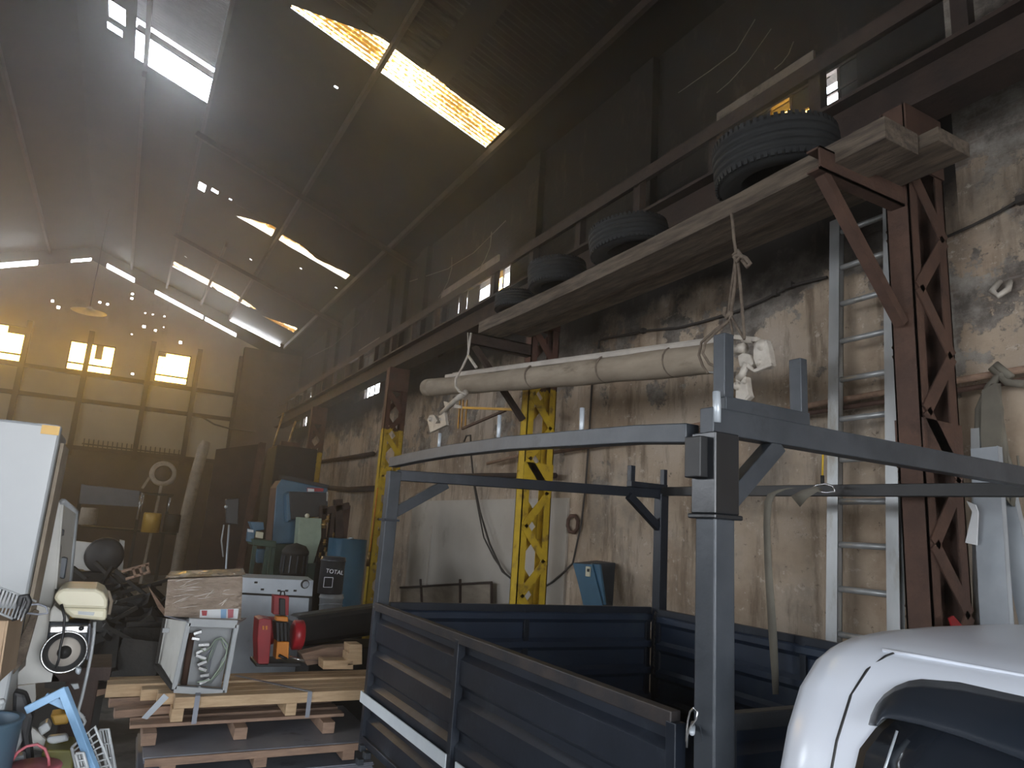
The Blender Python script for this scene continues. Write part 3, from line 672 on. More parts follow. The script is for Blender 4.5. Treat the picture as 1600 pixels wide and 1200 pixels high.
MB().box((1.9, 1.75, .42), (2.0, 4.6, .58)).box((3.2, 1.75, .42), (3.3, 4.6, .58)).build('chassis_rail', M['black'], TR)
for x in (1.78, 3.5):
    MB().lathe([(.14, -.1), (.19, -.11), (.30, -.10), (.335, -.05), (.335, .05), (.30, .10), (.19, .11), (.14, .1)], (x, 3.3, .335), 36, 'x').build('wheel', M['rubber'], TR)
# lock pin with an R clip at the front end of the drop side
c = at(1078, 1140, X=1.56)
MB().tube([c+Vector((.06, .05, 0)), c+Vector((-.02, -.03, 0))], .008).build('latch_pin', M['galv'], TR)
MB().tube([at(*p, X=1.545) for p in ((1073, 1168), (1074, 1150), (1079, 1136), (1088, 1124), (1090, 1112), (1084, 1106), (1078, 1112), (1075, 1125), (1073, 1142), (1072, 1160))], .0028, 8).build('spring_clip', M['chrome'], TR)
MB().prism([at(*p, X=1.60) for p in ((1085, 1133), (1093, 1132), (1098, 1160), (1086, 1162))], (.01, 0, 0)).build('latch_ear', M['grey'], TR)
# latch hardware low on the back end of the drop side
for q in ((566, 1168), (573, 1180), (562, 1190)):
    c = at(*q, X=1.57); MB().cbox(c, (.04, .05, .035)).build('latch_bracket', M['grey'], TR, bev=.004)
# chain hanging inside the back corner
ch = T('chain', 'thin dark steel chain hanging down inside the back corner of the load body', 'chain', (3.78, 4.44, .9))
mb = MB(); z = 1.36; i = 0
while z > .9:
    ring = [Vector((3.80+(.009*math.cos(a) if i % 2 else 0), 4.43+(0 if i % 2 else .009*math.cos(a)), z+.017*math.sin(a))) for a in [2*PI*k/10 for k in range(10)]]
    mb.tube(ring, .0035, 6, closed=True); z -= .025; i += 1
mb.build('links', M['dark'], ch)

# ================================================================== white pickup cab
CB = T('pickup_cab', 'white pickup cab at the lower right, parked in front of the navy load body', 'pickup', (2.6, .2, 0))
half = [(1.60, .45), (1.575, .75), (1.555, 1.02), (1.562, 1.18), (1.575, 1.34), (1.612, 1.46), (1.665, 1.565), (1.735, 1.635), (1.80, 1.668), (1.86, 1.684), (2.0, 1.700), (2.25, 1.712), (2.6, 1.718)]
prof = half+[(5.2-x, z) for x, z in half[-2::-1]]
def prof_at(f):     # half profile only, by z
    for (a, za), (b, zb_) in zip(half, half[1:]):
        if za <= f <= zb_: return a+(b-a)*(f-za)/(zb_-za)
    return half[-1][0]
def ring(y, ins, drop):
    out = []
    for x, z in prof:
        cx = 2.6; k = 1-ins/1.05
        out.append(Vector((cx+(x-cx)*k, y, z-drop*max(0, (z-1.0)/.7)**1.5)))
    return out
secs = [(1.425, .50, .35), (1.42, .20, .16), (1.405, .09, .07), (1.38, .035, .028), (1.34, .010, .008), (1.28, 0, 0), (1.19, 0, 0), (.9, 0, -.004), (.5, 0, -.008), (.1, .0, -.008), (-.2, .01, -.002)]
P = [ring(y, i_, d_) for y, i_, d_ in secs]
body = MB().grid(P)
P2 = [ring(-.2, .01, -.002), ring(-.45, .05, .10), ring(-.95, .10, .50)]
body.grid(P2)
body.f.append(tuple(range(len(prof)))); body.sm.append(True)
body.build('cab_shell', M['carwhite'], CB, weld=True)
def skin(yz, off, thick, name, m, label=None, n=1):
    """a panel following the cab side: yz outline as a grid of rows (y list at each z)"""
    P = [[Vector((prof_at(z)-off, y, z)) for (y, z) in row] for row in yz]
    return MB().grid(P).build(name, m, CB, solid=thick, label=label)
zs = [.95, 1.05, 1.15, 1.25, 1.33, 1.40, 1.46, 1.51, 1.55, 1.58]
rows = []
for z in zs:
    f = (z-.95)/(1.58-.95); yr = 1.135-.01*f-(.10*max(0, (f-.75)/.25)**2); rows.append([(yr+(-.25-yr)*k/10, z) for k in range(11)])
skin([[(y+(.022 if k == 0 else 0), z+(.012 if z == 1.58 else 0)) for k, (y, z) in enumerate(r)] for r in rows], .003, .006, 'window_rubber', M['black'])
skin(rows, .010, .006, 'door_window', M['glass'])
# bright strip on the glass edge
MB().tube([Vector((prof_at(z)-.018, yy, z)) for yy, z in ((1.088, 1.0), (1.083, 1.2), (1.078, 1.34), (1.07, 1.44), (1.06, 1.52))], .003, 8).build('window_channel', M['galv'], CB)
# shut line of the door
seam = [(1.212, .7), (1.216, 1.0), (1.215, 1.2), (1.212, 1.34), (1.208, 1.46), (1.203, 1.56), (1.196, 1.62), (1.180, 1.655), (1.165, 1.668)]
MB().tube([Vector((prof_at(z)+.0015, y, z)) for y, z in seam], .0042, 8).build('door_gap', M['black'], CB)
# roof drip rail crease
MB().tube([Vector((1.795, y, 1.668)) for y in (1.20, 1.1, .8, .4, 0, -.2)], .005, 8).build('drip_rail', M['carwhite'], CB)
# wind deflector above the door glass
vt = [(1358, 1133), (1362, 1118), (1370, 1101), (1382, 1086), (1400, 1073), (1420, 1065), (1440, 1062), (1500, 1067), (1600, 1085), (1700, 1105), (1850, 1140)]
vb = [(1371, 1134), (1373, 1130), (1376, 1126), (1380, 1123), (1388, 1122), (1400, 1124), (1440, 1133), (1500, 1151), (1600, 1188), (1700, 1225), (1850, 1290)]
pl = []
for (a, b) in zip(vt, vb):
    row = []
    for k in range(6):
        f = k/5; p_ = at(a[0]*(1-f)+b[0]*f, a[1]*(1-f)+b[1]*f, X=1.70); row.append(at(a[0]*(1-f)+b[0]*f, a[1]*(1-f)+b[1]*f, X=prof_at(min(p_.z, 1.66))-.010-.035*math.sin(PI*.5*f)))
    pl.append(row)
MB().grid(pl).build('rain_visor', M['visor'], CB, solid=.004, label='smoked plastic rain visor')
for x in (1.72, 3.4):
    MB().lathe([(.14, -.1), (.19, -.11), (.30, -.10), (.335, -.05), (.335, .05), (.30, .10), (.19, .11), (.14, .1)], (x+.05, -.55, .335), 36, 'x').build('wheel', M['rubber'], CB)
MB().box((1.7, -1.4, .42), (3.5, -.9, 1.0)).build('bonnet', M['carwhite'], CB, bev=.08)

# ================================================================== strap, hook and cord on the far top rail
st = T('webbing_strap', 'grey-green webbing strap draped over the far top rail and hanging into the load body', 'strap', at(1205, 790, X=3.72))
def ribbon(pp, X, wpx):
    P = []
    for (px, py), w_ in zip(pp, wpx):
        a = at(px-w_/2, py, X=X); b = at(px+w_/2, py, X=X); P.append([a, b])
    return P
MB().grid(ribbon([(1240, 762), (1222, 765), (1206, 772), (1200, 785), (1198, 820), (1200, 880), (1204, 940), (1208, 1000), (1211, 1050), (1212, 1085)], 3.69, [9, 12, 13, 12, 10, 11, 12, 13, 11, 9])).build('hanging_tail', M['strap'], st, solid=.003)
MB().grid([[at(1236, 775, X=3.66), at(1250, 792, X=3.66)], [at(1252, 766, X=3.64), at(1262, 778, X=3.64)], [at(1275, 760, X=3.66), at(1278, 768, X=3.66)], [at(1285, 764, X=3.70), at(1285, 770, X=3.70)]]).build('folded_end', M['strap'], st, solid=.003)
MB().tube([at(*p, X=3.68) for p in ((1268, 765), (1276, 758), (1290, 756), (1302, 760), (1305, 768), (1292, 770), (1280, 768), (1272, 764))], .006, 8).build('hook', M['chrome'], st)
hk = T('yellow_hook_rod', 'thin yellow rod with a dark ferrule hanging in front of the ladder', 'rod', at(1285, 700, X=3.70))
MB().tube([at(1286, 706, X=3.7), at(1285, 745, X=3.7)], .006, 8).build('rod', M['yellow'], hk)
MB().tube([at(1285, 743, X=3.7), at(1285, 759, X=3.7)], .011, 8).build('ferrule', M['dark'], hk)

# ================================================================== things on and along the right wall
lad = T('aluminium_ladder', 'tall dull aluminium ladder leaning on the right wall beside the nearest rusty column', 'ladder', (4.2, 3.0, 0))
lt_, lb_ = 4.50, 4.24; HT = 4.42
def lx(z): return lb_+(lt_-lb_)*z/HT
ys = (2.80, 3.235)
for i, y in enumerate(ys):
    hb = HT if i else HT-.05
    a, b = Vector((lx(0), y, 0)), Vector((lx(hb), y, hb))
    MB().channel(a, b, .085, .055, .006, (1, 0, 0), -1 if i else 1).build('stile', M['alu'], lad)
z = .22
while z < HT-.1:
    MB().tube([(lx(z), ys[0]+.0, z), (lx(z), ys[1], z)], .021, 12).build('rung', M['alu'], lad); z += .292
# rolled awning hung from ropes
aw = T('rolled_awning', 'long rolled awning with grimy canvas and white folding arms, hung level by ropes', 'awning', (3.3, 5.5, 3.2))
L0 = at(668, 606, X=3.0); L1 = at(1128, 558, X=3.44); dA = (L1-L0).normalized()
k = 24; MB().tube([L0+(L1-L0)*(i/k)+Vector((0, 0, -.012*math.sin(PI*i/k))) for i in range(k+1)], [.098+.014*i/k+.004*math.sin(i*1.3) for i in range(k+1)], 20).build('canvas_roll', M['canvas'], aw)
MB().beam(L0+dA*.5+Vector((0, 0, .10)), L1+dA*.05+Vector((0, 0, .105)), .11, .04).beam(L0+dA*.55+Vector((.03, 0, .135)), L1+Vector((.03, 0, .14)), .04, .03).build('cassette_bar', M['canvastop'], aw, bev=.005)
MB().tube([L0-dA*.0, L0+dA*.14], .104, 20).build('roll_collar', M['canvas'], aw)
for f, in ((.50,), (.73,), (.90,)):
    c = L0+(L1-L0)*f; MB().tube([c+Vector((0, -.0, 0))+(Vector((math.cos(a)*.108, 0, math.sin(a)*.108))) for a in [2*PI*q/20 for q in range(20)]], .010, 6, closed=True).build('tie_cord', M['rope'], aw)
# far folding arm and its cast bracket
p = [at(*q, X=3.0) for q in ((728, 613), (712, 625), (690, 646))]
MB().tube(p, [.032, .03, .028], 12).build('folding_arm', M['bone'], aw)
MB().prism([at(*q, X=2.99) for q in ((667, 655), (671, 649), (678, 648), (683, 657), (680, 662), (688, 661), (685, 650), (694, 643), (697, 664), (672, 676))], (.035, 0, 0)).build('arm_bracket', M['bone'], aw, bev=.004)
MB().tube([at(673, 655, X=2.985), at(673, 655, X=3.03)], .03, 14).tube([at(688, 655, X=2.985), at(688, 655, X=3.03)], .016, 12).build('bracket_boss', M['bone'], aw)
MB().prism([at(*q, X=3.02) for q in ((693, 627), (705, 630), (720, 634), (720, 638), (695, 636))], (.02, 0, 0)).build('arm_plate', M['bone'], aw)
# near end: motor head, cast arms
X_ = 3.44
def cast(pts, x, t, nm, bev=.006): return MB().prism([at(*q, X=x) for q in pts], (t, 0, 0)).build(nm, M['bone'], aw, bev=bev)
cast([(1178, 531), (1196, 530), (1201, 545), (1205, 570), (1198, 575), (1183, 576), (1176, 560)], X_, .05, 'arm_bracket')
MB().tube([at(1190, 539, X=X_-.01), at(1190, 539, X=X_+.07)], .036, 16).tube([at(1185, 566, X=X_-.01), at(1185, 566, X=X_+.06)], .022, 12).build('bracket_boss', M['bone'], aw)
cast([(1168, 566), (1176, 577), (1203, 566), (1206, 571), (1178, 582), (1164, 573)], X_-.02, .03, 'support_strap')
cast([(1152, 556), (1160, 551), (1170, 553), (1177, 568), (1168, 577), (1155, 572)], X_-.01, .06, 'arm_joint')
MB().tube([at(1150, 546, X=X_), at(1164, 543, X=X_)], .035, 14).build('end_boss', M['bone'], aw)
MB().tube([at(1168, 568, X=X_), at(1160, 585, X=X_), at(1154, 592, X=X_)], [.03, .024, .026], 12).build('folding_arm', M['bone'], aw)
cast([(1149, 585), (1165, 588), (1168, 610), (1170, 617), (1153, 637), (1149, 638)], X_, .05, 'arm_bracket')
MB().tube([at(1152, 603, X=X_-.01), at(1152, 603, X=X_+.07)], .028, 14).tube([at(1163, 596, X=X_-.01), at(1163, 596, X=X_+.06)], .018, 12).build('bracket_boss', M['bone'], aw)
cast([(1149, 636), (1171, 616), (1173, 619), (1150, 641)], X_-.02, .04, 'support_strap')
MB().tube([at(1160, 530, X=X_), at(1176, 533, X=X_)], .02, 10).beam(at(1130, 525, X=X_), at(1185, 531, X=X_), .04, .03).build('mounting_rail', M['bone'], aw, bev=.004)
cast([(1127, 523), (1134, 521), (1139, 530), (1138, 541), (1128, 541)], X_-.02, .08, 'end_cap')
MB().tube([at(1104, 581, X=X_-.05), at(1132, 584, X=X_-.05)], [.004, .016], 8).build('arm_tip', M['whitep'], aw)
# ropes
r1 = T('hanging_rope', 'brown rope slung over the plank, knotted, holding the near end of the awning', 'rope', at(1150, 540, X=3.4))
X_ = 3.24
def rp(mb, q, r=.010, X=X_): return mb.tube([at(*a, X=X) for a in q], r, 8)
mb = MB(); rp(mb, [(1143, 333), (1145, 352), (1147, 375), (1151, 402)]); rp(mb, [(1150, 398), (1146, 430), (1142, 460), (1138, 490), (1134, 495)]); rp(mb, [(1149, 398), (1149, 440), (1142, 488)], .012)
rp(mb, [(1152, 400), (1157, 450), (1161, 500), (1163, 528)], .010); rp(mb, [(1144, 488), (1140, 500), (1120, 518), (1102, 535), (1098, 552), (1108, 568), (1128, 578)], .010); rp(mb, [(1140, 500), (1118, 515), (1096, 535), (1092, 555), (1098, 572), (1106, 583)], .009)
rp(mb, [(1143, 495), (1152, 512), (1163, 530)], .009); rp(mb, [(1141, 500), (1145, 525)], .008)
mb.build('strands', M['rope'], r1)
MB().tube([at(*a, X=X_-.01) for a in ((1146, 400), (1153, 392), (1158, 400), (1152, 408), (1147, 402), (1154, 398), (1166, 404), (1172, 412), (1168, 417), (1160, 406))], .014, 8).build('knot', M['rope'], r1)
MB().tube([at(*a, X=X_) for a in ((1134, 480), (1132, 490), (1136, 496), (1143, 486))], .018, 8).build('wrapped_coil', M['rope'], r1)
r2_ = T('hanging_rope', 'pale thin rope holding up the far end of the awning below the bright gap', 'rope', at(735, 560, X=3.05))
mb = MB(); q = lambda L_, r: mb.tube([at(*a, X=2.93) for a in L_], r, 8)
q([(736, 520), (733, 540), (731, 557)], .012); q([(731, 520), (732, 555)], .008); q([(731, 556), (722, 575), (712, 592), (712, 604), (718, 612)], .013); q([(732, 556), (738, 565), (744, 574)], .016); q([(718, 612), (728, 616)], .012)
mb.build('strands', M['bone'], r2_)

# wall pipe (brown conduit) and cable
def wtube(name, label, cat, pts, X, r, m, n=10, grp=None):
    o = MB().tube([at(*p, X=X) for p in pts], r, n).build(name, m); return tag(o, label, cat, grp)
pp = T('wall_pipe', 'long brown pipe running along the right wall behind the columns', 'pipe', (4.6, 6, 2.95))
MB().tube([(4.55, 1.2, 3.06), (4.55, 3, 3.03), (4.55, 5.2, 2.98), (4.55, 7.3, 2.97), (4.55, 9.0, 2.86)], .022, 12).build('upper_tube', M['oldpine'], pp)
MB().tube([(4.57, 1.2, 3.0), (4.57, 4.3, 2.95), (4.57, 7.3, 2.90)], .018, 12).build('lower_tube', M['rust'], pp)
MB().tube([(4.57, 7.2, 2.62), (4.57, 9.2, 2.70), (4.57, 11.8, 2.78)], .035, 12).build('rear_tube', M['rustdark'], pp)
wtube('wall_pipe', 'dark stub of pipe across the far wall bay above the band saw', 'pipe', [(490, 723), (540, 716), (583, 709)], 4.6, .05, M['rustdark'])
wtube('wall_pipe', 'thick brown pipe beside the band saw, low on the wall', 'pipe', [(512, 762), (545, 765), (592, 763)], 4.5, .06, M['rustdark'])
cb_ = T('wall_cable', 'black cable sagging along the stained wall above the awning', 'cable', at(1000, 515, X=4.66))
MB().tube([at(*p, X=4.67) for p in ((935, 545), (936, 532), (945, 528), (985, 522), (1005, 517), (1060, 512), (1100, 502), (1150, 487), (1190, 470), (1235, 447), (1262, 440), (1292, 433))], .013, 8).build('run', M['cable'], cb_)
MB().tube([at(*p, X=4.67) for p in ((1480, 370), (1520, 352), (1560, 332), (1600, 308), (1640, 285))], .010, 8).build('run', M['cable'], cb_)
for px, py in ((1005, 517), (1235, 446), (1212, 458), (1596, 312)): MB().cbox(at(px, py, X=4.67), (.05, .05, .05)).build('clip', M['cable'], cb_)
wtube('hanging_cable', 'thin dark cable dropping down the wall to the blue guard', 'cable', [(925, 600), (920, 690), (915, 760), (908, 820), (895, 880), (880, 895), (862, 910), (846, 920)], 4.66, .012, M['cable'])
hc = T('hanging_cable', 'pair of black cables looping down the cream bay panel beside the yellow column', 'cable', at(760, 800, X=4.5))
MB().tube([at(*p, X=4.55) for p in ((725, 690), (729, 681), (735, 680), (736, 710), (740, 750), (750, 800), (765, 850), (785, 893), (800, 905))], .014, 8).build('loop', M['cable'], hc)
MB().tube([at(*p, X=4.6) for p in ((738, 745), (748, 800), (756, 840), (772, 872), (790, 897))], .011, 8).build('loop', M['cable'], hc)
MB().tube([at(*p, X=4.66)+Vector((0, 0, 0)) for p in ((892, 806), (888, 812), (887, 822), (891, 831), (897, 832), (902, 826), (903, 814), (899, 806))], .022, 10, closed=True).build('steel_ring', M['rust'])
tag(bpy.data.objects['steel_ring'], 'rusty oval ring hanging flat on the stained wall right of the yellow column', 'ring')
# cables high on the sooty wall
for i, (lab, q, r) in enumerate((
    ('pale thin cable looping high on the sooty wall above the hazy tyre', ((640, 440), (700, 420), (705, 416), (740, 395), (765, 370), (790, 345)), .012),
    ('pale cable end curling down high on the sooty wall', ((768, 362), (766, 385), (758, 405), (748, 422), (730, 432)), .012),
    ('pale short cable hanging from the looped cable', ((706, 402), (706, 418), (700, 440), (692, 455), (685, 465)), .012),
    ('dim wire arcing above the nearest wall window', ((1060, 145), (1110, 110), (1150, 80), (1180, 30)), .008),
    ('pale wire curling over the bare lintel', ((1240, 65), (1232, 85), (1222, 98), (1210, 108)), .008),
    ('pale wire bow left of the bare lintel', ((1120, 145), (1140, 128), (1170, 95), (1205, 45)), .007))):
    wtube('wall_wire', lab, 'wire', q, 4.62, r*.6, M['strap'])
tag(MB().tube([at(*p, X=4.6) for p in ((585, 470), (560, 505), (520, 540), (480, 560))], .012, 8).build('wall_wire', M['cable']), 'dark wire sagging across the far upper brickwork', 'wire')

# blue guard on the wall
bg_ = T('blue_machine_guard', 'open blue sheet metal guard with a switch, standing against the wall behind the load body', 'guard', at(925, 930, X=4.4))
MB().prism([at(*q, X=4.35) for q in ((895, 880), (937, 882), (945, 945), (912, 945))], (.02, 0, 0)).build('side_sheet', M['bluem'], bg_)
MB().prism([at(*q, X=4.33) for q in ((896, 880), (925, 882), (942, 950), (912, 948))], (.012, 0, 0)).build('dark_recess', M['bluem'], bg_)
MB().add([at(925, 880, X=4.34), at(961, 880, X=4.62), at(957, 948, X=4.62), at(943, 948, X=4.34)], [(0, 1, 2, 3)]).build('front_sheet', M['grey'], bg_, solid=.006)
MB().add([at(895, 880, X=4.34), at(925, 882, X=4.34), at(961, 880, X=4.62), at(932, 876, X=4.62)], [(0, 1, 2, 3)]).build('top_sheet', M['grey'], bg_, solid=.006)
MB().cbox(at(919, 893, X=4.32), (.02, .07, .10)).build('switch_box', M['cream'], bg_, bev=.004); MB().cbox(at(919, 891, X=4.30), (.012, .025, .03)).build('switch', M['black'], bg_)
ls = T('leaning_mesh_panel', 'low rusty screen panel standing on the cream bay wall behind the load body', 'panel', at(700, 940, X=4.5))
MB().prism([at(*q, X=4.58) for q in ((625, 918), (768, 910), (768, 965), (625, 965))], (.015, 0, 0)).build('screen', M['canvas'], ls)
MB().beam(at(719, 905, X=4.56), at(719, 965, X=4.56), .03, .03).beam(at(625, 918, X=4.56), at(768, 910, X=4.56), .03, .03).beam(at(768, 910, X=4.56), at(768, 965, X=4.56), .03, .03).beam(at(657, 905, X=4.56), at(660, 960, X=4.56), .03, .03).build('frame_bar', M['rustdark'], ls)
# orange angle stand by the yellow column
sb = c2
MB().beam(at(718, 637, X=4.0), at(803, 640, X=3.98), .04, .03).build('angle_arm', M['tin'], sb, label='thin orange-brown side arm'); MB().beam(at(790, 641, X=4.0), at(722, 670, X=4.0), .03, .03).build('angle_stay', M['rust'], sb)
for a in (719, 724, 730): MB().beam(at(a, 625, X=4.0), at(a-3, 670, X=4.0), .015, .015).build('arm_hanger', M['brass'], sb)
# things right of the nearest column
for i, (lab, q, x) in enumerate((('galvanised channel leaning upright on the wall, the left one of two', ((1548, 640), (1562, 635), (1590, 1010), (1534, 1010), (1530, 730)), 4.35),)):
    pass
def lean(label, a, b, w_, d_, m, X):
    r = MB().channel(at(*a, X=X), at(*b, X=X-.10), w_, d_, .006, (1, 0, 0), 1).build('steel_channel', m); return tag(r, label, 'steel channel', 'steel sections leaning on the wall')
lean('wide bright galvanised channel standing on the wall right of the rusty column', (1541, 700), (1560, 1010), .15, .05, M['galv'], 4.42)
lean('galvanised channel slanting off to the right beside the wide one', (1551, 690), (1622, 1010), .12, .05, M['galv'], 4.60)
lean('thin shaded channel tucked between the rusty column and the bright one', (1527, 670), (1532, 1010), .05, .05, M['alu'], 4.5)
tag(MB().prism([at(*q, X=4.28) for q in ((1510, 783), (1524, 789), (1528, 800), (1526, 852), (1508, 848), (1519, 800))], (.01, 0, 0)).build('paper_sheet', M['paper']), 'crumpled white sheet stuck beside the bright channel', 'sheet')
rg = T('hanging_rags', 'grey-brown strips of old rubber hose and rag draped over the wall pipe at right', 'rags', at(1560, 600, X=4.5))
for q, r in ((((1530, 760), (1528, 700), (1530, 640), (1545, 605), (1558, 590), (1570, 585)), .030), (((1556, 600), (1558, 640), (1566, 690), (1570, 730)), .035), (((1545, 610), (1548, 660), (1552, 700)), .03), (((1570, 700), (1580, 730), (1586, 760), (1582, 790), (1574, 780), (1576, 760)), .016), (((1588, 750), (1592, 730), (1590, 712)), .008), (((1600, 600), (1575, 598), (1550, 575), (1556, 570), (1580, 590)), .03)):
    MB().tube([at(*a, X=4.52) for a in q], r*.8, 8).build('hose_strip', M['strap'], rg)
MB().prism([at(*q, X=4.47) for q in ((1534, 610), (1556, 598), (1566, 640), (1564, 700), (1555, 740), (1536, 740), (1532, 680))], (.02, 0, 0)).build('rag', M['strap'], rg)
tag(MB().prism([at(*q, Y=2.22) for q in ((1484, 966), (1490, 962), (1506, 980), (1490, 984))], (0, .01, 0)).build('reflector', M['red']), 'small red reflector at the foot of the nearest rusty column', 'reflector')
tag(MB().tube([at(1562, 440, X=4.66), at(1550, 455, X=4.6), at(1560, 462, X=4.58), at(1575, 452, X=4.62), at(1578, 440, X=4.66)], .02, 8).build('wall_hook', M['bone']), 'bent grey hook set in the plaster right of the nearest column', 'hook')

# ================================================================== pallets and timber at lower left centre
def long_box(a, b, w_, h_, m, name='board', parent=None, bev=.003, away=None):
    """a,b: front lower edge ends (world); width runs away from the camera"""
    a = Vector(a); b = Vector(b); u = (b-a).normalized(); n = Vector((-u.y, u.x, 0)).normalized()
    if n.y < 0: n = -n
    c0, c1 = a+n*(w_/2)+Vector((0, 0, h_/2)), b+n*(w_/2)+Vector((0, 0, h_/2))
    return MB().beam(c0, c1, w_, h_).build(name, m, parent, bev=bev)
def zat(px, py, z): return at(px, py, Z=z)
U = (zat(559, 1094, .60)-zat(271, 1108, .60)).normalized(); NN = Vector((-U.y, U.x, 0)).normalized()
A0 = zat(271, 1108, .60); B0 = A0+U*1.62
tg = 'long timbers strapped in a bundle on the pallets'
labs = ['front pale pine timber of the strapped bundle with a knot near its end', 'second pine timber of the strapped bundle, just behind the front one', 'third pine timber of the strapped bundle', 'fourth timber of the strapped bundle, under the red machine', 'rearmost timber of the strapped bundle']
for i in range(5):
    a = A0+NN*(i*.135)-U*(.10*i if i < 3 else .42); o = long_box(a, B0+NN*(i*.135), .125, .072 if i < 3 else .085, M['pine'])
    o.name = 'timber'; tag(o, labs[i], 'timber', tg)
# steel bands
for i, (s_, lab) in enumerate(((.14, 'left steel band with a loose tail around the timber bundle'), (.90, 'right steel band around the timber bundle'))):
    p = A0+U*s_; o = MB().beam(p-NN*.006+Vector((0, 0, -.10)), p-NN*.006+Vector((0, 0, .076)), .032, .003, U.cross(Vector((0,0,1)))).beam(p-NN*.006+Vector((0, 0, .078)), p+NN*.55+U*(-.45 if i else .05)+Vector((0, 0, .092)), .032, .003).build('steel_band', M['sheet'])
    tag(o, lab, 'band')
for s_, lab in ((.03, 'left bearer block under the timber bundle'), (.78, 'right bearer block under the timber bundle')):
    p = A0+U*s_; tag(MB().beam(p+Vector((0, 0, -.042)), p+NN*.7+Vector((0, 0, -.042)), .075, .082).build('bearer', M['pine'], bev=.003), lab, 'bearer')
def pallet(z, a_px, label, grp, m, board_w=1.42, sheets=None):
    """a_px: pixel of the front left top corner; z its height"""
    a = zat(*a_px, z); r = T('pallet', label, 'pallet', (a.x+.6, a.y+.5, z-.13), grp)
    for k in range(5): long_box(a+NN*(k*.19)+Vector((0, 0, -.024)), a+U*board_w+NN*(k*.19)+Vector((0, 0, -.024)), .12, .022, m, 'deck_board', r)
    for s_ in (.12, .68, 1.28):
        p = a+U*s_-NN*.13; MB().beam(p+Vector((0, 0, -.062)), p+NN*1.0+Vector((0, 0, -.062)), .085, .075).build('stringer', m, r, bev=.003)
    return r, a
pr, pa = pallet(.515, (203, 1133), 'reddish worn pallet directly under the pine bundle', 'stacked pallets', M['oldpine'])
def sheets(z, a_px, n, L_, D_, label, m=M['sheet']):
    a = zat(*a_px, z); mb = MB()
    r = T('steel_sheet_pack', label, 'steel sheets', (a.x+.6, a.y+.5, z-.05), 'packs of steel sheet between the pallets')
    for k in range(n):
        s_ = random.uniform(-.012, .012); c = a+U*(L_/2+s_)+NN*(D_/2-.24); Mx = Matrix((U, NN, Vector((0, 0, 1)))).transposed()
        mb = MB().cbox(c-Vector((0, 0, .004+.012*k)), (L_, D_, .009), Mx); mb.build('sheet', m, r)
    return a
a_ = sheets(.412, (226, 1166), 3, 1.5, 1.0, 'upper pack of dark steel sheets with brown edges')
o = MB().beam(a_-NN*.27+Vector((0, 0, -.022)), a_-NN*.27+U*1.5+Vector((0, 0, -.022)), .02, .044).build('edge_batten', M['oldpine'], bev=.002); tag(o, 'brown batten along the front edge of the upper steel sheets', 'batten')
pallet(.365, (232, 1178), 'middle pallet below the upper pack of steel sheets', 'stacked pallets', M['oldpine'], 1.35)
sheets(.245, (214, 1204), 6, 1.5, 1.1, 'lower pack of bluish steel sheets near the floor')
pallet(.17, (225, 1232), 'bottom pallet of the stack resting on the floor', 'stacked pallets', M['oldpine'], 1.4)
# older boards sticking out to the left behind
for q, lab, m, z, h_ in (((170, 1096, 300, 1089), 'upper old grey-brown board poking out left of the bundle', M['oldpine'], .60, .06), ((178, 1114, 330, 1104), 'lower old board poking out left of the bundle', M['oldpine'], .545, .05), ((232, 1068, 330, 1058), 'short pale board end left under the metal-framed appliance', M['pine'], .68, .05)):
    yb = 6.0 if h_ == .06 else 5.72 if z < .6 else 6.25; a = at(q[0], q[1], Y=yb); b = at(min(q[2], 285), q[3], Y=yb+.02); o = MB().beam(a, b, .11, h_).build('old_board', m, bev=.003); tag(o, lab, 'board')
o = MB().prism([at(*q, Y=5.46) for q in ((221, 1122), (256, 1084), (264, 1090), (230, 1124))], (0, .006, 0)).build('metal_strip', M['galv']); tag(o, 'bent grey metal strip hanging off the left end of the pallets', 'metal strip')
o = MB().beam(at(150, 1080, Y=6.5), at(245, 1052, Y=6.45), .12, .06).build('old_board', M['oldpine'], bev=.003); tag(o, 'dark board sloping up from the dark gap to the pallets', 'board')
# loose pine offcuts at the right end
for q, lab in ((((505, 1032), (552, 1032), (552, 1046), (505, 1046)), 'longest pale pine offcut at the right end of the bundle'), (((544, 1020), (566, 1020), (566, 1038), (543, 1040)), 'short pine block behind the long offcut'), (((546, 1007), (566, 1007), (566, 1020), (546, 1020)), 'topmost small pine block by the navy drop side'), (((470, 1022), (512, 1012), (548, 1010), (546, 1034), (505, 1036), (480, 1040)), 'brown stacked board ends between the red machine and the offcuts')):
    b_ = 5.6 if 'stacked' in lab else 5.15
    b_ = 6.25 if 'stacked' in lab else 5.95
    o = MB().prism([at(*p, Y=b_) for p in q], (0, .16, 0)).build('pine_offcut', M['oldpine'] if 'stacked' in lab else M['pine'], bev=.003); tag(o, lab, 'offcut', 'loose pine offcuts')

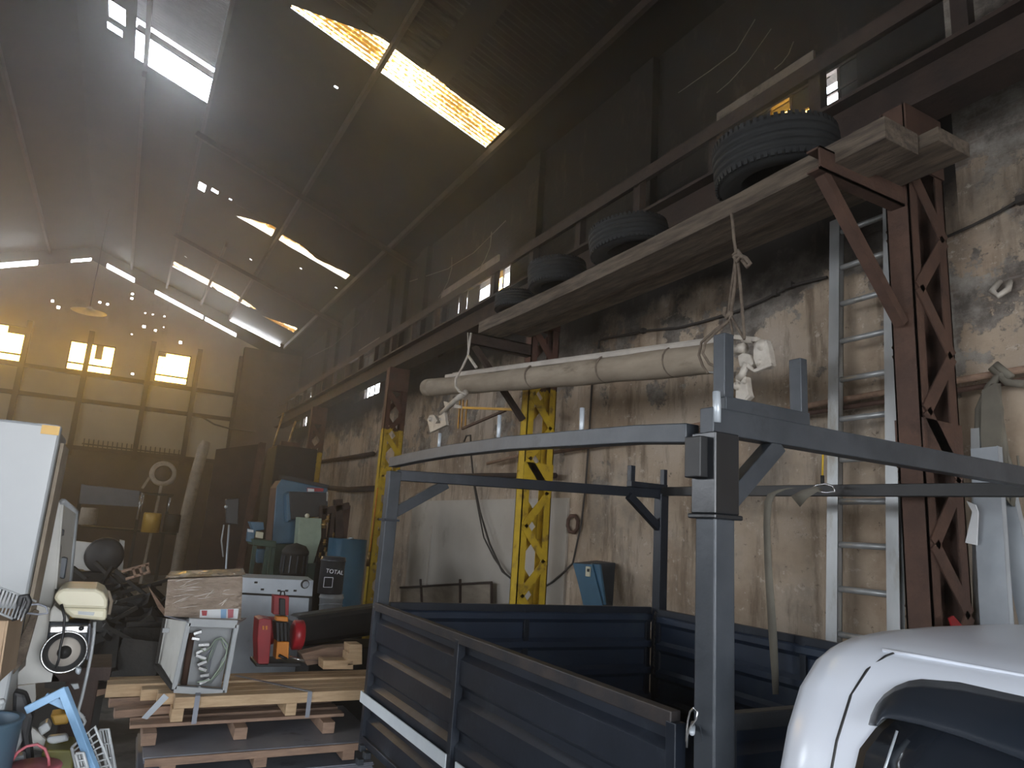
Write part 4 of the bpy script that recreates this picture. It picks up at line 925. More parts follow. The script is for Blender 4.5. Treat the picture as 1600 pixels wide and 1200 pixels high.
# wrapped carton
wc = T('wrapped_carton', 'large brown cardboard carton in shiny stretch wrap on top of the metal-framed appliance', 'carton', at(318, 968, Y=5.929))
f = [at(*q, Y=5.868) for q in ((262, 905), (379, 900), (376, 969), (256, 962))]
def quadsurf(c, nu, nv, off, amp, seed):
    rnd = random.Random(seed); P = []
    for i in range(nu+1):
        r_ = []
        for j in range(nv+1):
            u_, v_ = i/nu, j/nv; p = (c[0]*(1-u_)+c[1]*u_)*(1-v_)+(c[3]*(1-u_)+c[2]*u_)*v_
            e_ = 0 if i in (0, nu) or j in (0, nv) else 1
            r_.append(p+off+Vector((0, -1, .3))*(rnd.random()*amp*e_))
        P.append(r_)
    return P
mb = MB().prism(f, (.05, .38, 0)); mb.build('carton', M['wrap'], wc, bev=.01)
MB().grid(quadsurf(f, 22, 14, Vector((0, -.012, 0)), .016, 3), smooth=True).build('stretch_film', M['wrap'], wc)
top = [f[0]+Vector((-.02, -.02, .01)), f[1]+Vector((.02, -.02, .01)), f[1]+Vector((.06, .40, .03)), f[0]+Vector((.04, .40, .03))]
MB().grid(quadsurf(top, 14, 8, Vector((0, 0, .0)), .03, 5)).build('film_top', M['wrap'], wc)
M['film'] = mat('stretch film painted sheen folds', (.80,.74,.68), (.70,.64,.58), 9, .14, 0, 0, spec=1.0)  # whitish folds carry the film's sheen streaks in their colour
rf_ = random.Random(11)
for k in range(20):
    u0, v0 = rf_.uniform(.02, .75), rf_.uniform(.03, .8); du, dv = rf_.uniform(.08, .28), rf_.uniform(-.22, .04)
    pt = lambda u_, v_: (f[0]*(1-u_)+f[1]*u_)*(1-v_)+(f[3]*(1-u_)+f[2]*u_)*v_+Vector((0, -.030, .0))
    MB().tube([pt(u0+du*i/5, min(.97, max(.02, v0+dv*i/5+.008*math.sin(i*1.3+k)))) for i in range(6)], [.0005, .001+.002*rf_.random(), .002, .002*rf_.random()+.001, .0015, .0005], 5).build('film_sheen_fold', M['film'], wc)
def decal(q, Y, name, m, par, dy=-.02, lab=None): return MB().prism([at(*p, Y=Y)+Vector((0, dy, 0)) for p in q], (0, -.002, 0)).build(name, m, par, label=lab)
decal(((312, 952), (372, 950), (370, 966), (311, 964)), 5.87, 'printed_strip', M['paper'], wc, -.032, 'white printed strip')
decal(((314, 953), (323, 953), (322, 961), (315, 961)), 5.87, 'red_mark', M['red'], wc, -.036, 'round red mark'); decal(((344, 951), (353, 951), (352, 965), (344, 965)), 5.87, 'blue_label', M['paleblue'], wc, -.036); decal(((355, 951), (364, 951), (363, 964), (355, 965)), 5.87, 'pink_label', M['pink'], wc, -.036)
# metal framed appliance with exposed wiring
ap = T('gutted_appliance', 'white metal-framed appliance lying open with coiled wiring, standing on the pine bundle', 'appliance', at(310, 1080, Y=5.747))
F_ = [at(*q, Y=5.590) for q in ((295, 972), (370, 975), (350, 1082), (272, 1076))]
for a, b, w_ in ((0, 1, .055), (1, 2, .03), (2, 3, .045), (3, 0, .03)): MB().beam(F_[a], F_[b], .05, w_, (0, -1, 0) if 0 else (0, 0, 1) if a in (0, 2) else (1, 0, 0)).build('frame_member', M['whitep'], ap, bev=.003)
MB().prism([p+Vector((0, .16, 0)) for p in F_], (0, .01, 0)).build('back_panel', M['whitep'], ap)
MB().add([F_[0], F_[3], at(243, 1042, Y=6.171), at(257, 966, Y=6.171)], [(0, 1, 2, 3)]).build('side_panel', M['dirtywhite'], ap, solid=.008)
MB().add([F_[0], F_[1], at(385, 966, Y=6.171), at(257, 962, Y=6.171)], [(0, 1, 2, 3)]).build('top_panel', M['sheet'], ap, solid=.008)
MB().beam(at(257, 966, Y=6.050), at(244, 1040, Y=6.050), .02, .02).beam(at(244, 1040, Y=6.050), F_[3], .03, .03).build('rear_frame_member', M['dark'], ap)
MB().cbox(at(262, 985, Y=5.989), (.07, .02, .03)).cbox(at(268, 1022, Y=5.989), (.07, .02, .02)).build('bracket_tab', M['whitep'], ap)
MB().tube([at(300, 990, Y=5.687), at(287, 1070, Y=5.687)], .022, 10).build('heating_tube', M['rust'], ap)
for k in range(9):
    px = 306+random.uniform(-4, 14); py = 988+k*9.5
    MB().cbox(at(px, py, Y=5.663), (.05+.03*random.random(), .04, .022), Matrix.Rotation(random.uniform(-.6, .6), 3, 'Y')).build('terminal', M['chrome'], ap, bev=.003)
for k in range(6):
    o_ = random.uniform(-3, 3)
    MB().tube([at(*p, Y=5.64+.01*k) for p in ((312, 1012+9*k), (322+o_, 1018+8*k), (330, 1010+4*k), (336+k, 1000), (348+o_, 996+k), (356, 1008+k*3), (352-k, 1030), (345+o_, 1045), (330, 1062+k), (308, 1066))], .0045, 6).build('wire', M['sheet' if k % 2 else 'greenm'], ap)

# red and yellow machine
rm = T('red_machine', 'red and orange cable winch standing on the timbers beside the wrapped carton', 'machine', at(430, 1040, Y=6.250))
def pz(q, Y, t, nm, m, lab=None, bev=.006): return MB().prism([at(*p, Y=Y) for p in q], (0, t, 0)).build(nm, m, rm, bev=bev, label=lab)
pz(((404, 968), (412, 966), (424, 968), (425, 980), (420, 1040), (403, 1040), (402, 1000)), 6.125, .22, 'left_housing', M['red'])
MB().lathe([(0, -.03), (.10, -.03), (.115, -.02), (.115, .05), (.10, .06), (0, .06)], at(418, 985, Y=6.500), 30, 'x').build('rear_drum', M['red'], rm)
MB().lathe([(0, -.03), (.10, -.03), (.118, -.02), (.118, .05), (.10, .06), (0, .06)], at(462, 992, Y=6.225), 30, 'x').build('right_drum', M['red'], rm)
pz(((428, 930), (452, 932), (451, 962), (427, 960)), 6.250, .10, 'head_block', M['red'])
pz(((437, 935), (446, 936), (446, 962), (437, 962)), 6.212, .04, 'head_slot', M['black'])
pz(((432, 963), (450, 964), (451, 972), (431, 970)), 6.162, .08, 'orange_cap', M['orange'])
pz(((431, 972), (452, 973), (453, 1003), (433, 1003)), 6.175, .16, 'motor_body', M['black'])
for k in range(3): MB().tube([at(437+k*6, 974, Y=6.162), at(438+k*6, 1002, Y=6.162)], .007, 6).build('cooling_rib', M['dark'], rm)
pz(((433, 1003), (452, 1003), (451, 1029), (431, 1030)), 6.125, .14, 'orange_base_plate', M['orange'])
MB().tube([at(436, 1024, Y=6.075), at(448, 1030, Y=6.075)], .012, 8).build('lever', M['black'], rm); MB().tube([at(452, 1026, Y=6.100), at(475, 1033, Y=6.050)], .012, 10).build('bright_handle', M['chrome'], rm)
MB().tube([at(*p, Y=6.200) for p in ((438, 930), (439, 924), (444, 924), (445, 930))], .006, 8).build('lifting_eye', M['dark'], rm)
pz(((400, 1036), (470, 1036), (470, 1042), (400, 1042)), 6.125, .3, 'base', M['black'])
pz(((410, 978), (413, 978), (413, 984), (410, 984)), 6.119, .01, 'yellow_mark', M['orange'], bev=0); pz(((415, 978), (418, 978), (418, 984), (415, 984)), 6.119, .01, 'yellow_mark', M['orange'], bev=0)

# grey steel cabinet behind it
gc = T('grey_cabinet', 'low grey steel cabinet with a dark knob, standing behind the red machine', 'cabinet', at(440, 1000, Y=7.0))
z_ = at(430, 1000, Y=6.6)
q = [at(*p, Y=7.6) for p in ((378, 902), (490, 907), (478, 1055), (360, 1055))]
for p_ in q[2:]: p_.z = 0
MB().prism(q, (.06, .5, 0)).build('body', M['galv'], gc, bev=.006)
MB().prism([at(*p, Y=7.58) for p in ((378, 902), (490, 907), (488, 932), (377, 926))], (0, .03, 0)).build('control_panel', M['galv'], gc, bev=.004)
MB().prism([at(*p, Y=7.57) for p in ((377, 926), (488, 932), (488, 935), (377, 929))], (0, .03, 0)).build('shadow_gap', M['dark'], gc)
MB().lathe([(.035, -.03), (.035, 0), (.045, .01)], at(477, 913, Y=7.56), 20, 'y').build('knob', M['black'], gc)
for p in ((410, 921), (436, 923), (448, 923), (461, 923), (400, 910)): MB().cbox(at(*p, Y=7.57), (.03, .01, .018)).build('switch', M['dark'], gc)
MB().prism([at(*p, Y=7.57) for p in ((484, 934), (488, 934), (484, 1000), (480, 1000))], (0, .03, 0)).build('black_edge_strip', M['black'], gc)
# buckets
def bucket(cx, top, bot, Y, r1, r2, m, name, label, rim=True):
    c = at(cx, bot, Y=Y); t = at(cx, top, Y=Y); h = t.z-c.z; rr = T(name, label, 'bucket', c)
    MB().lathe([(0, 0), (r2, 0), (r2+.002, .01), (r1, h-.06), (r1+.008, h-.055), (r1+.008, h-.035), (r1, h-.03), (r1, h-.008), (r1-.02, h-.003), (0, h)], c, 36).build('pail', m, rr)
    return rr, c, h, t
bk, c, h, t = bucket(514, 927, 968, 8.5, .135, .12, M['whitep'], 'white_bucket', 'white plastic bucket smeared with dirt, the black drum standing on it')
MB().tube([c+Vector((.14*math.cos(a), -.14*math.sin(a), h*.55+.03*math.sin(a))) for a in [PI*k/12 for k in range(13)]], .004, 6).build('handle', M['galv'], bk)
bd, c2_, h2, t2 = bucket(515, 869, 927, 8.5, .142, .142, M['black'], 'black_oil_drum', 'glossy black oil drum with white lettering stacked on the white bucket')
bd['category'] = 'drum'
M['black2'] = mat('glossy black drum paint', (.07, .073, .08), (.05, .052, .058), 3, .28, .5); bpy.data.objects['pail.001'].data.materials[0] = M['black2']
RX_ = Matrix.Rotation(PI/2, 4, 'X')
tl = text('TOTAL', 'lettering', M['text'], .066, c2_+Vector((-.01, -.150, h2*.60)), Matrix.Rotation(math.radians(6), 4, 'Y') @ RX_, bd, .001, 'white word on the drum')
cc = c2_+Vector((-.07, -.143, h2*.32)); mb = MB()
for a, b in (((-.05, -.055), (.05, -.055)), ((.05, -.055), (.05, .055)), ((.05, .055), (-.05, .055)), ((-.05, .055), (-.05, -.055))): mb.beam(cc+Vector((a[0], 0, a[1])), cc+Vector((b[0], 0, b[1])), .004, .006)
mb.build('label_outline', M['text'], bd)
bx = at(515, 969, Y=8.5)
tag(MB().box((bx.x-.3, 8.3, 0), (bx.x+.35, 8.8, bx.z)).build('wooden_crate', M['dark'], bev=.01), 'dark grimy crate holding up the two buckets', 'crate')
# black beam lying across
o = MB().beam(at(455, 985, Y=7.0), at(600, 955, Y=7.15)-Vector((0, 0, .06)), .26, .28).build('black_foam_beam', M['black'], bev=.05); tag(o, 'long thick black padded beam lying between the red machine and the drop side', 'beam')
o = MB().box((1.75, 6.75, 0), (2.75, 7.25, .76)).build('low_bench', M['dark'], bev=.01); tag(o, 'dark low bench hidden in shade under the black padded beam', 'bench')

# ================================================================== left foreground
def PZ(q, Y, t, nm, m, par, bev=.004, lab=None, off=(0, 0, 0)):
    return MB().prism([at(*p, Y=Y)+Vector(off) for p in q], (0, t, 0)).build(nm, m, par, bev=bev, label=lab)
M['fridge'] = mat('fridge enamel', (.30,.315,.32), (.26,.275,.285), 1.5, .3, 0, 0)
fr = T('white_fridge', 'tall white fridge door and cabinet at the left edge with a small yellow sticker', 'fridge', (-.55, 2.9, 0))
c_ = at(97, 665, Y=2.6)
MB().box((c_.x-.68, 2.66, .05), (c_.x-.005, 2.97, c_.z-.01)).build('cabinet', M['fridge'], fr, bev=.01)
MB().box((c_.x-.68, 2.60, .10), (c_.x, 2.65, c_.z)).build('door', M['fridge'], fr, bev=.008)
MB().box((c_.x-.66, 2.645, .12), (c_.x-.008, 2.665, c_.z-.02)).build('door_seal', M['black'], fr)
MB().box((c_.x-.052, 2.596, c_.z-.032), (c_.x-.004, 2.60, c_.z-.004)).build('sticker', M['tin'], fr, label='yellow sticker in the top corner')
MB().box((c_.x+.0, 2.67, c_.z-.7), (c_.x+.010, 2.95, c_.z-.05)).build('side_trim', M['canvas'], fr)
w2 = T('washing_machine_shell', 'chipped white appliance shell standing on end right of the fridge, its recess facing right', 'appliance', at(75, 1060, Y=3.1))
PZ(((68, 781), (98, 784), (90, 900), (75, 985), (30, 1000), (50, 920)), 3.0, .35, 'shell', M['dirtywhite'], w2, .006)
MB().add([at(98, 784, Y=3.0), at(118, 800, Y=3.3), at(106, 925, Y=3.3), at(87, 920, Y=3.0)], [(0, 1, 2, 3)]).build('recess_back', M['dirtywhite'], w2, solid=.006)
MB().tube([at(98, 784, Y=3.0), at(118, 799, Y=3.3), at(112, 860, Y=3.3), at(106, 925, Y=3.3)], .012, 6).build('rim', M['whitep'], w2)
MB().tube([at(*p, Y=3.02) for p in ((94, 826), (99, 829), (98, 836), (93, 838), (94, 855), (92, 880))], .004, 6).build('cable', M['black'], w2)
PZ(((100, 870), (106, 872), (101, 905), (88, 902), (90, 872)), 3.05, .02, 'lower_panel', M['grey'], w2)
pn = T('chipped_panel', 'tall white chipped metal panel below the appliance shell, jagged at its foot', 'panel', at(60, 1066, Y=2.95))
PZ(((50, 940), (78, 950), (76, 985), (68, 1035), (94, 1064), (28, 1070), (28, 1052), (40, 1040)), 2.9, .012, 'panel', M['dirtywhite'], pn, 0)
PZ(((28, 1072), (55, 1068), (56, 1090), (53, 1110), (50, 1130), (42, 1130), (30, 1095)), 2.95, .012, 'lower_flap', M['dirtywhite'], pn, 0)
# hotplate
ht = T('old_gas_ring', 'old stove unit with a black ring round a pale disc, below the cream box', 'stove', at(105, 1045, Y=2.85))
PZ(((77, 972), (140, 975), (136, 1030), (120, 1050), (66, 1042)), 2.85, .22, 'body', M['grey'], ht, .008)
PZ(((78, 978), (139, 977), (137, 990), (76, 990)), 2.835, .03, 'chrome_strip', M['chrome'], ht)
c = at(101, 1018, Y=2.84)
MB().lathe([(.066, 0), (.068, -.012), (.062, -.016), (.060, 0)], c, 36, 'y').build('bright_ring', M['chrome'], ht)
MB().lathe([(0, -.004), (.061, -.004), (.061, 0)], c, 36, 'y').build('black_ring', M['black'], ht)
MB().lathe([(0, -.014), (.043, -.014), (.046, -.004)], c, 36, 'y').build('pale_disc', M['canvastop'], ht)
MB().lathe([(0, -.03), (.018, -.028), (.021, -.014)], c, 24, 'y').build('hub', M['dark'], ht)
MB().tube([at(127, 982, Y=2.83), at(127, 982, Y=2.81)], .008, 10).build('knob', M['black'], ht)
MB().add([at(140, 975, Y=2.86), at(146, 990, Y=3.0), at(140, 1035, Y=3.0), at(136, 1030, Y=2.86)], [(0, 1, 2, 3)]).build('side_plate', M['sheet'], ht, solid=.004)
# cream box
cm = T('cream_plastic_unit', 'rounded cream plastic unit with a grey lower band, on top of the old stove unit', 'appliance', at(125, 972, Y=2.95))
PZ(((83, 935), (88, 925), (98, 919), (150, 920), (162, 926), (168, 937), (168, 952), (100, 950), (92, 946)), 2.8, .26, 'upper_cover', M['cream'], cm, .02)
PZ(((94, 947), (168, 950), (166, 971), (112, 966), (102, 958)), 2.82, .25, 'lower_band', M['cream'], cm, .012)
PZ(((122, 955), (148, 957), (146, 962), (122, 960)), 2.815, .01, 'name_plate', M['whitep'], cm, 0)
PZ(((84, 945), (104, 962), (108, 972), (76, 972), (78, 955)), 2.86, .1, 'mounting_foot', M['dirtywhite'], cm, .006)
MB().tube([at(148, 919, Y=3.05), at(170, 925, Y=3.05), at(174, 940, Y=3.05), at(170, 960, Y=3.05)], .006, 8).build('rear_rim', M['canvas'], cm)
def cord(nm, lab, q, Y, r, m, cat='cord'): o = MB().tube([at(*p, Y=Y) for p in q], r, 8).build(nm, m); return tag(o, lab, cat)
cord('power_cord', 'pale power cord dropping from the cream unit to the heap below', ((148, 972), (147, 990), (143, 1020), (136, 1055), (128, 1090), (122, 1112), (128, 1118), (133, 1128), (128, 1138), (114, 1136), (112, 1124), (120, 1116), (132, 1122)), 2.78, .005, M['whitep'])
cord('power_cord', 'thin black cord hanging down in front of the stove unit', ((96, 944), (101, 965), (99, 990), (94, 1012), (92, 1030), (87, 1044)), 2.78, .004, M['black'])
cord('power_cord', 'thin grey cord curling beside the dish rack', ((48, 945), (60, 944), (72, 948), (75, 958), (60, 960), (40, 958)), 2.5, .003, M['sheet'])
bn = T('junk_bench', 'dark rusty bench carrying the old stove unit and the heap of white scrap', 'bench', (-.1, 3.2, 0))
b0 = at(66, 1046, Y=2.85); MB().box((b0.x+.03, 2.90, b0.z-.05), (b0.x+.20, 3.15, b0.z-.008)).build('upper_shelf', M['rustdark'], bn)
MB().box((b0.x+.07, 2.95, 0), (b0.x+.17, 3.15, b0.z-.05)).build('side_post', M['rustdark'], bn, bev=.01)
MB().box((-.75, 2.1, .56), (.10, 2.56, .62)).box((-.12, 2.56, .56), (.10, 3.0, .62)).build('lower_shelf', M['dark'], bn)
for x, y in ((-.72, 2.13), (.05, 2.13), (-.72, 2.5)): MB().box((x-.02, y-.02, 0), (x+.02, y+.02, .56)).build('leg', M['dark'], bn)
# cardboard, board, dish rack
cbx = T('cardboard_box', 'brown cardboard box with a dark slit at the left edge below the dish rack', 'box', at(20, 1060, Y=2.35))
PZ(((-40, 968), (12, 970), (3, 1015), (-5, 1075), (-60, 1070)), 2.3, .25, 'front', M['card'], cbx, .004)
MB().add([at(12, 970, Y=2.3), at(36, 962, Y=2.6), at(24, 1042, Y=2.6), at(-3, 1066, Y=2.3)], [(0, 1, 2, 3)]).build('side', M['card'], cbx, solid=.004)
o = PZ(((52, 952), (61, 955), (40, 1030), (20, 1055), (12, 1050), (30, 1000)), 2.62, .02, 'weathered_board', M['wood'], None); tag(o, 'grey weathered board leaning between the cardboard box and the white panel', 'board')
dr = T('wire_dish_rack', 'white wire dish rack hanging at the left edge over the cardboard box', 'dish rack', at(20, 950, Y=2.3))
for k in range(12):
    a = at(-12+5.2*k, 914+2.2*k, Y=2.28); b = at(-22+5.2*k-2, 948+2*k, Y=2.2); MB().tube([a, b], .0018, 6).build('wire', M['whitep'], dr)
MB().tube([at(-14, 913, Y=2.28), at(57, 940, Y=2.28)], .003, 6).tube([at(-26, 947, Y=2.2), at(20, 967, Y=2.2)], .003, 6).build('rim_wire', M['whitep'], dr)
cord('black_cable', 'thick black cable looping through the wire dish rack', ((20, 965), (30, 945), (34, 932), (42, 931), (46, 940), (40, 955), (28, 964), (18, 967)), 2.25, .007, M['black'], 'cable')
# blue angle frame
bf = T('blue_angle_frame', 'pale blue painted angle frame sticking up out of the scrap heap', 'frame', at(100, 1180, Y=2.6))
MB().beam(at(40, 1110, Y=2.6), at(103, 1078, Y=2.6), .014, .022).build('short_bar', M['paleblue'], bf, bev=.002)
MB().beam(at(98, 1076, Y=2.6), at(152, 1215, Y=2.5), .018, .024).build('long_bar', M['paleblue'], bf, bev=.002)
MB().beam(at(70, 1088, Y=2.62), at(104, 1103, Y=2.62), .015, .022).build('corner_gusset', M['paleblue'], bf, bev=.002)
# wire baskets
def basket(lab, q, n, Y, par_off):
    r = T('wire_basket', lab, 'basket', at(*q[3], Y=Y), 'white wire baskets'); f = [at(*p, Y=Y) for p in q]
    MB().tube(f+[f[0]], .0045, 8).build('rim', M['whitep'], r)
    for k in range(1, n):
        t_ = k/n; a = f[0].lerp(f[3], t_); b = f[1].lerp(f[2], t_); MB().tube([a, b], .0028, 6).build('wire', M['whitep'], r)
    for t_ in (.35, .7):
        MB().tube([f[0].lerp(f[1], t_)+Vector(par_off), f[3].lerp(f[2], t_)+Vector(par_off)], .003, 6).build('cross_wire', M['whitep'], r)
basket('left and larger white wire basket standing on edge by the blue frame', ((112, 1168), (148, 1135), (176, 1205), (122, 1215)), 7, 2.55, (0, .01, 0))
basket('right white wire basket with a rounded top corner at the edge of the heap', ((155, 1141), (169, 1139), (181, 1205), (168, 1208)), 3, 2.65, (0, .01, 0))
basket('small white wire basket lying lowest, partly under the blue frame', ((118, 1178), (130, 1176), (140, 1210), (126, 1212)), 3, 2.5, (0, .01, 0))
# bits on the heap
def scrap(nm, lab, q, Y, t, m, cat, bev=.006): o = PZ(q, Y, t, nm, m, None, bev); return tag(o, lab, cat)
scrap('white_box', 'small white box tilted in the scrap heap under the blue frame', ((58, 1138), (74, 1128), (80, 1140), (64, 1151)), 2.7, .06, M['whitep'], 'box')
scrap('white_plate', 'crumpled pale plate right of the small white box', ((74, 1152), (104, 1148), (108, 1158), (82, 1164), (72, 1160)), 2.68, .03, M['whitep'], 'scrap')
scrap('white_panel_piece', 'white panel piece with a torn edge in the middle of the heap', ((45, 1135), (56, 1140), (76, 1160), (76, 1176), (48, 1172)), 2.75, .02, M['dirtywhite'], 'scrap')
scrap('orange_carton', 'orange-brown carton in the dark behind the blue frame', ((78, 1118), (108, 1115), (106, 1132), (84, 1134)), 2.85, .08, M['tin'], 'carton')
scrap('olive_tub', 'dark olive tub at the bottom of the heap', ((64, 1178), (70, 1172), (112, 1172), (116, 1182), (112, 1215), (66, 1215)), 2.62, .15, M['olive'], 'tub')
scrap('pale_cloth', 'pale folded cloth low at left between the slate bin and dark bag', ((16, 1128), (30, 1122), (34, 1160), (24, 1178), (8, 1176)), 2.62, .05, M['whitep'], 'cloth')
scrap('pale_tray', 'white tray at the bottom edge left of the olive tub', ((10, 1186), (38, 1180), (40, 1215), (6, 1215)), 2.6, .05, M['whitep'], 'tray')
scrap('dark_bag', 'black crumpled bag hanging in the heap beside the slate bin', ((20, 1080), (40, 1085), (52, 1120), (46, 1150), (54, 1215), (40, 1215), (30, 1150), (18, 1120)), 2.64, .06, M['black'], 'bag', .015)
scrap('round_cover', 'small white rounded cover at the left edge above the slate bin', ((-4, 1094), (6, 1092), (9, 1098), (2, 1104), (-6, 1104)), 2.4, .02, M['whitep'], 'cover')
scrap('grey_bracket', 'grey bent bracket below the old stove unit', ((118, 1042), (128, 1045), (124, 1056), (117, 1052)), 2.8, .03, M['galv'], 'bracket')
scrap('white_chip', 'white torn flake of plastic under the old stove unit', ((110, 1069), (122, 1068), (124, 1076), (116, 1078)), 2.8, .01, M['whitep'], 'scrap', .002)
c = at(-48, 1205, Y=2.5); o = MB().lathe([(0, -.30), (.085, -.30), (.10, .12), (.105, .13), (.09, .13)], c, 28).build('slate_blue_bin', M['bluebin']); tag(o, 'slate blue plastic bin cut off by the left edge at the bottom', 'bin')
cord('red_hoop', 'faded red hoop at the bottom edge of the heap', ((18, 1190), (28, 1175), (42, 1166), (58, 1163), (70, 1170), (76, 1185), (77, 1200)), 2.5, .004, M['pink'], 'hoop')
o = MB().lathe([(0, 0), (.06, 0), (.07, .04), (.065, .045), (0, .03)], at(48, 1222, Y=2.5), 24).build('red_basin', M['pink']); tag(o, 'faded red basin just showing at the bottom edge', 'basin')

# ================================================================== machines along the far right
sw = T('band_saw', 'tall blue band saw with a black guard box, standing among machines by the right wall', 'machine', (2.9, 11.2, 0))
Yb = 11.0
def ZP_(q, Y, t, nm, m, par, bev=.01, lab=None): return PZ(q, Y, t, nm, m, par, bev, lab)
q = [at(*p, Y=Yb) for p in ((440, 748), (512, 763), (512, 800), (470, 800), (468, 850), (425, 850), (432, 760))]
MB().prism(q, (.1, .55, 0)).build('frame', M['bluem'], sw, bev=.015)
MB().prism([at(*p, Y=Yb) for p in ((436, 746), (446, 743), (514, 758), (512, 763), (442, 749))], (.1, .6, 0)).build('top_lid', M['black'], sw)
MB().prism([at(*p, Y=Yb+.02) for p in ((424, 850), (432, 762), (440, 750), (434, 850))], (0, .5, 0)).build('side_door', M['rust'], sw)
ZP_(((452, 768), (512, 770), (510, 806), (455, 812)), Yb-.25, .25, 'guard_box', M['black'], sw)
ZP_(((447, 772), (453, 768), (455, 812), (449, 816)), Yb-.22, .2, 'guard_door', M['bluem'], sw)
ZP_(((480, 762), (506, 763), (505, 768), (480, 768)), Yb-.02, .02, 'red_label', M['red'], sw, 0); ZP_(((481, 763), (491, 764), (491, 768), (481, 768)), Yb-.035, .02, 'white_label', M['paper'], sw, 0)
ZP_(((510, 768), (513, 768), (512, 783), (510, 783)), Yb-.27, .03, 'bright_latch', M['chrome'], sw, 0)
MB().prism([at(*p, Y=Yb+.1) for p in ((428, 850), (470, 850), (478, 940), (425, 940))], (0, .5, 0)).build('base', M['darkgreen'], sw)
b_ = sw.children
w_ = at(450, 940, Y=Yb+.1); MB().box((w_.x-.25, Yb+.1, 0), (w_.x+.3, Yb+.6, w_.z+.02)).build('plinth', M['dark'], sw)
gp = T('green_control_column', 'pale green slab-sided control column in front of the blue band saw', 'machine', at(480, 880, Y=10.4))
ZP_(((468, 808), (503, 810), (502, 840), (490, 880), (478, 885), (465, 850)), 10.4, .25, 'column', M['greenm'], gp)
w_ = at(480, 880, Y=10.4); MB().box((w_.x-.12, 10.4, 0), (w_.x+.12, 10.65, w_.z)).build('pedestal', M['darkgreen'], gp)
MB().sphere(at(480, 806, Y=10.4), .035, 8).build('knob', M['cream'], gp)
pump = T('grey_motor_drum', 'dusty grey ribbed motor drum beside the pale green column', 'motor', at(457, 890, Y=10.0))
cpt = at(457, 900, Y=10.0); MB().lathe([(0, 0), (.16, 0), (.17, .05), (.17, .28), (.18, .29), (.18, .33), (.13, .40), (0, .44)], cpt, 28).build('drum', M['dark'], pump)
for k in range(12): a = 2*PI*k/12; MB().beam(cpt+Vector((.172*math.cos(a), .172*math.sin(a), .05)), cpt+Vector((.172*math.cos(a), .172*math.sin(a), .27)), .015, .02, (math.cos(a), math.sin(a), 0)).build('fin', M['grey'], pump)
MB().box((cpt.x-.18, 9.85, 0), (cpt.x+.18, 10.15, cpt.z)).build('stand', M['dark'], pump)
dp = T('bench_drill', 'small blue bench drill on a dark green table left of the band saw', 'machine', at(405, 900, Y=10.6))
ZP_(((390, 815), (412, 816), (413, 828), (396, 830)), 10.6, .2, 'motor_head', M['bluem'], dp); ZP_(((388, 826), (400, 828), (396, 848), (386, 846)), 10.6, .12, 'column', M['bluem'], dp)
ZP_(((387, 827), (396, 828), (396, 832), (387, 831)), 10.58, .02, 'white_label', M['paper'], dp, 0); ZP_(((400, 830), (412, 832), (411, 842), (399, 840)), 10.6, .1, 'vice', M['cream'], dp)
ZP_(((394, 842), (432, 846), (432, 856), (396, 852)), 10.5, .5, 'table_top', M['darkgreen'], dp)
for a in (398, 418, 428):
    p_ = at(a, 853, Y=10.55); MB().box((p_.x-.025, 10.53, 0), (p_.x+.025, 10.58, p_.z)).build('table_leg', M['darkgreen'], dp)
ZP_(((402, 858), (418, 858), (417, 880), (402, 880)), 10.7, .15, 'blue_drawer', M['bluem'], dp)
lp = T('black_floodlight', 'black box floodlight on a thin pole left of the bench drill', 'floodlight', at(360, 940, Y=9.6))
ZP_(((353, 780), (374, 778), (372, 820), (354, 818)), 9.6, .12, 'lamp_box', M['black'], lp)
p_ = at(358, 820, Y=9.65); MB().tube([p_, at(352, 905, Y=9.65), Vector((at(350, 905, Y=9.65).x, 9.65, 0))], .012, 8).build('pole', M['galv'], lp); MB().sphere(at(353, 792, Y=9.58), .022, 8).build('lens', M['whitep'], lp)
MB().tube([at(350, 820, Y=9.6), at(346, 845, Y=9.6), at(349, 870, Y=9.6)], .010, 6).build('cable', M['whitep'], lp)
bdm = T('blue_drum', 'dark blue steel drum standing behind the two buckets', 'drum', at(542, 900, Y=10.4))
cpt = at(544, 842, Y=10.15); MB().lathe([(0, 0), (.27, 0), (.275, .3), (.285, .31), (.275, .32), (.275, .6), (.285, .61), (.275, .62), (.27, cpt.z), (.24, cpt.z-.02), (0, cpt.z-.02)], (cpt.x, 10.15, 0), 32).build('shell', M['bluem'], bdm)
MB().tube([at(545, 841, Y=10.1), at(552, 841, Y=10.1)], .012, 8).build('bung', M['galv'], bdm)
cl = T('rusty_press', 'dark rusty press frame crowded between the band saw and the blue drum', 'machine', at(515, 850, Y=10.6))
# brass fittings cluster
for i, (px, py, r_, lab) in enumerate(((506, 820, .05, 'topmost worn brass fitting hanging beside the pale green column'), (512, 812, .04, 'small brass fitting right of the topmost one'), (507, 848, .035, 'middle brass fitting in the rusty cluster'), (508, 860, .03, 'lower brass fitting in the rusty cluster'), (500, 868, .03, 'lowest brass fitting just above the black drum'), (521, 836, .025, 'lone bright brass knob at the right of the rusty cluster'))):
    c = at(px, py, Y=10.3); o = MB().lathe([(0, -r_), (r_*.6, -r_), (r_*.5, -.2*r_), (r_, 0), (r_*.5, .3*r_), (r_*.6, r_*1.4), (0, r_*1.4)], c, 14).build('brass_fitting', M['brass'], cl, label='worn brass fitting')
for a, b, w_ in (((506, 790), (500, 880), .10), ((528, 780), (530, 870), .12), ((502, 800), (545, 790), .10), ((500, 845), (538, 850), .12), ((520, 800), (512, 862), .06)): MB().beam(at(*a, Y=10.6), at(*b, Y=10.6), .12, w_).build('frame_bar', M['rustdark'], cl, bev=.01)
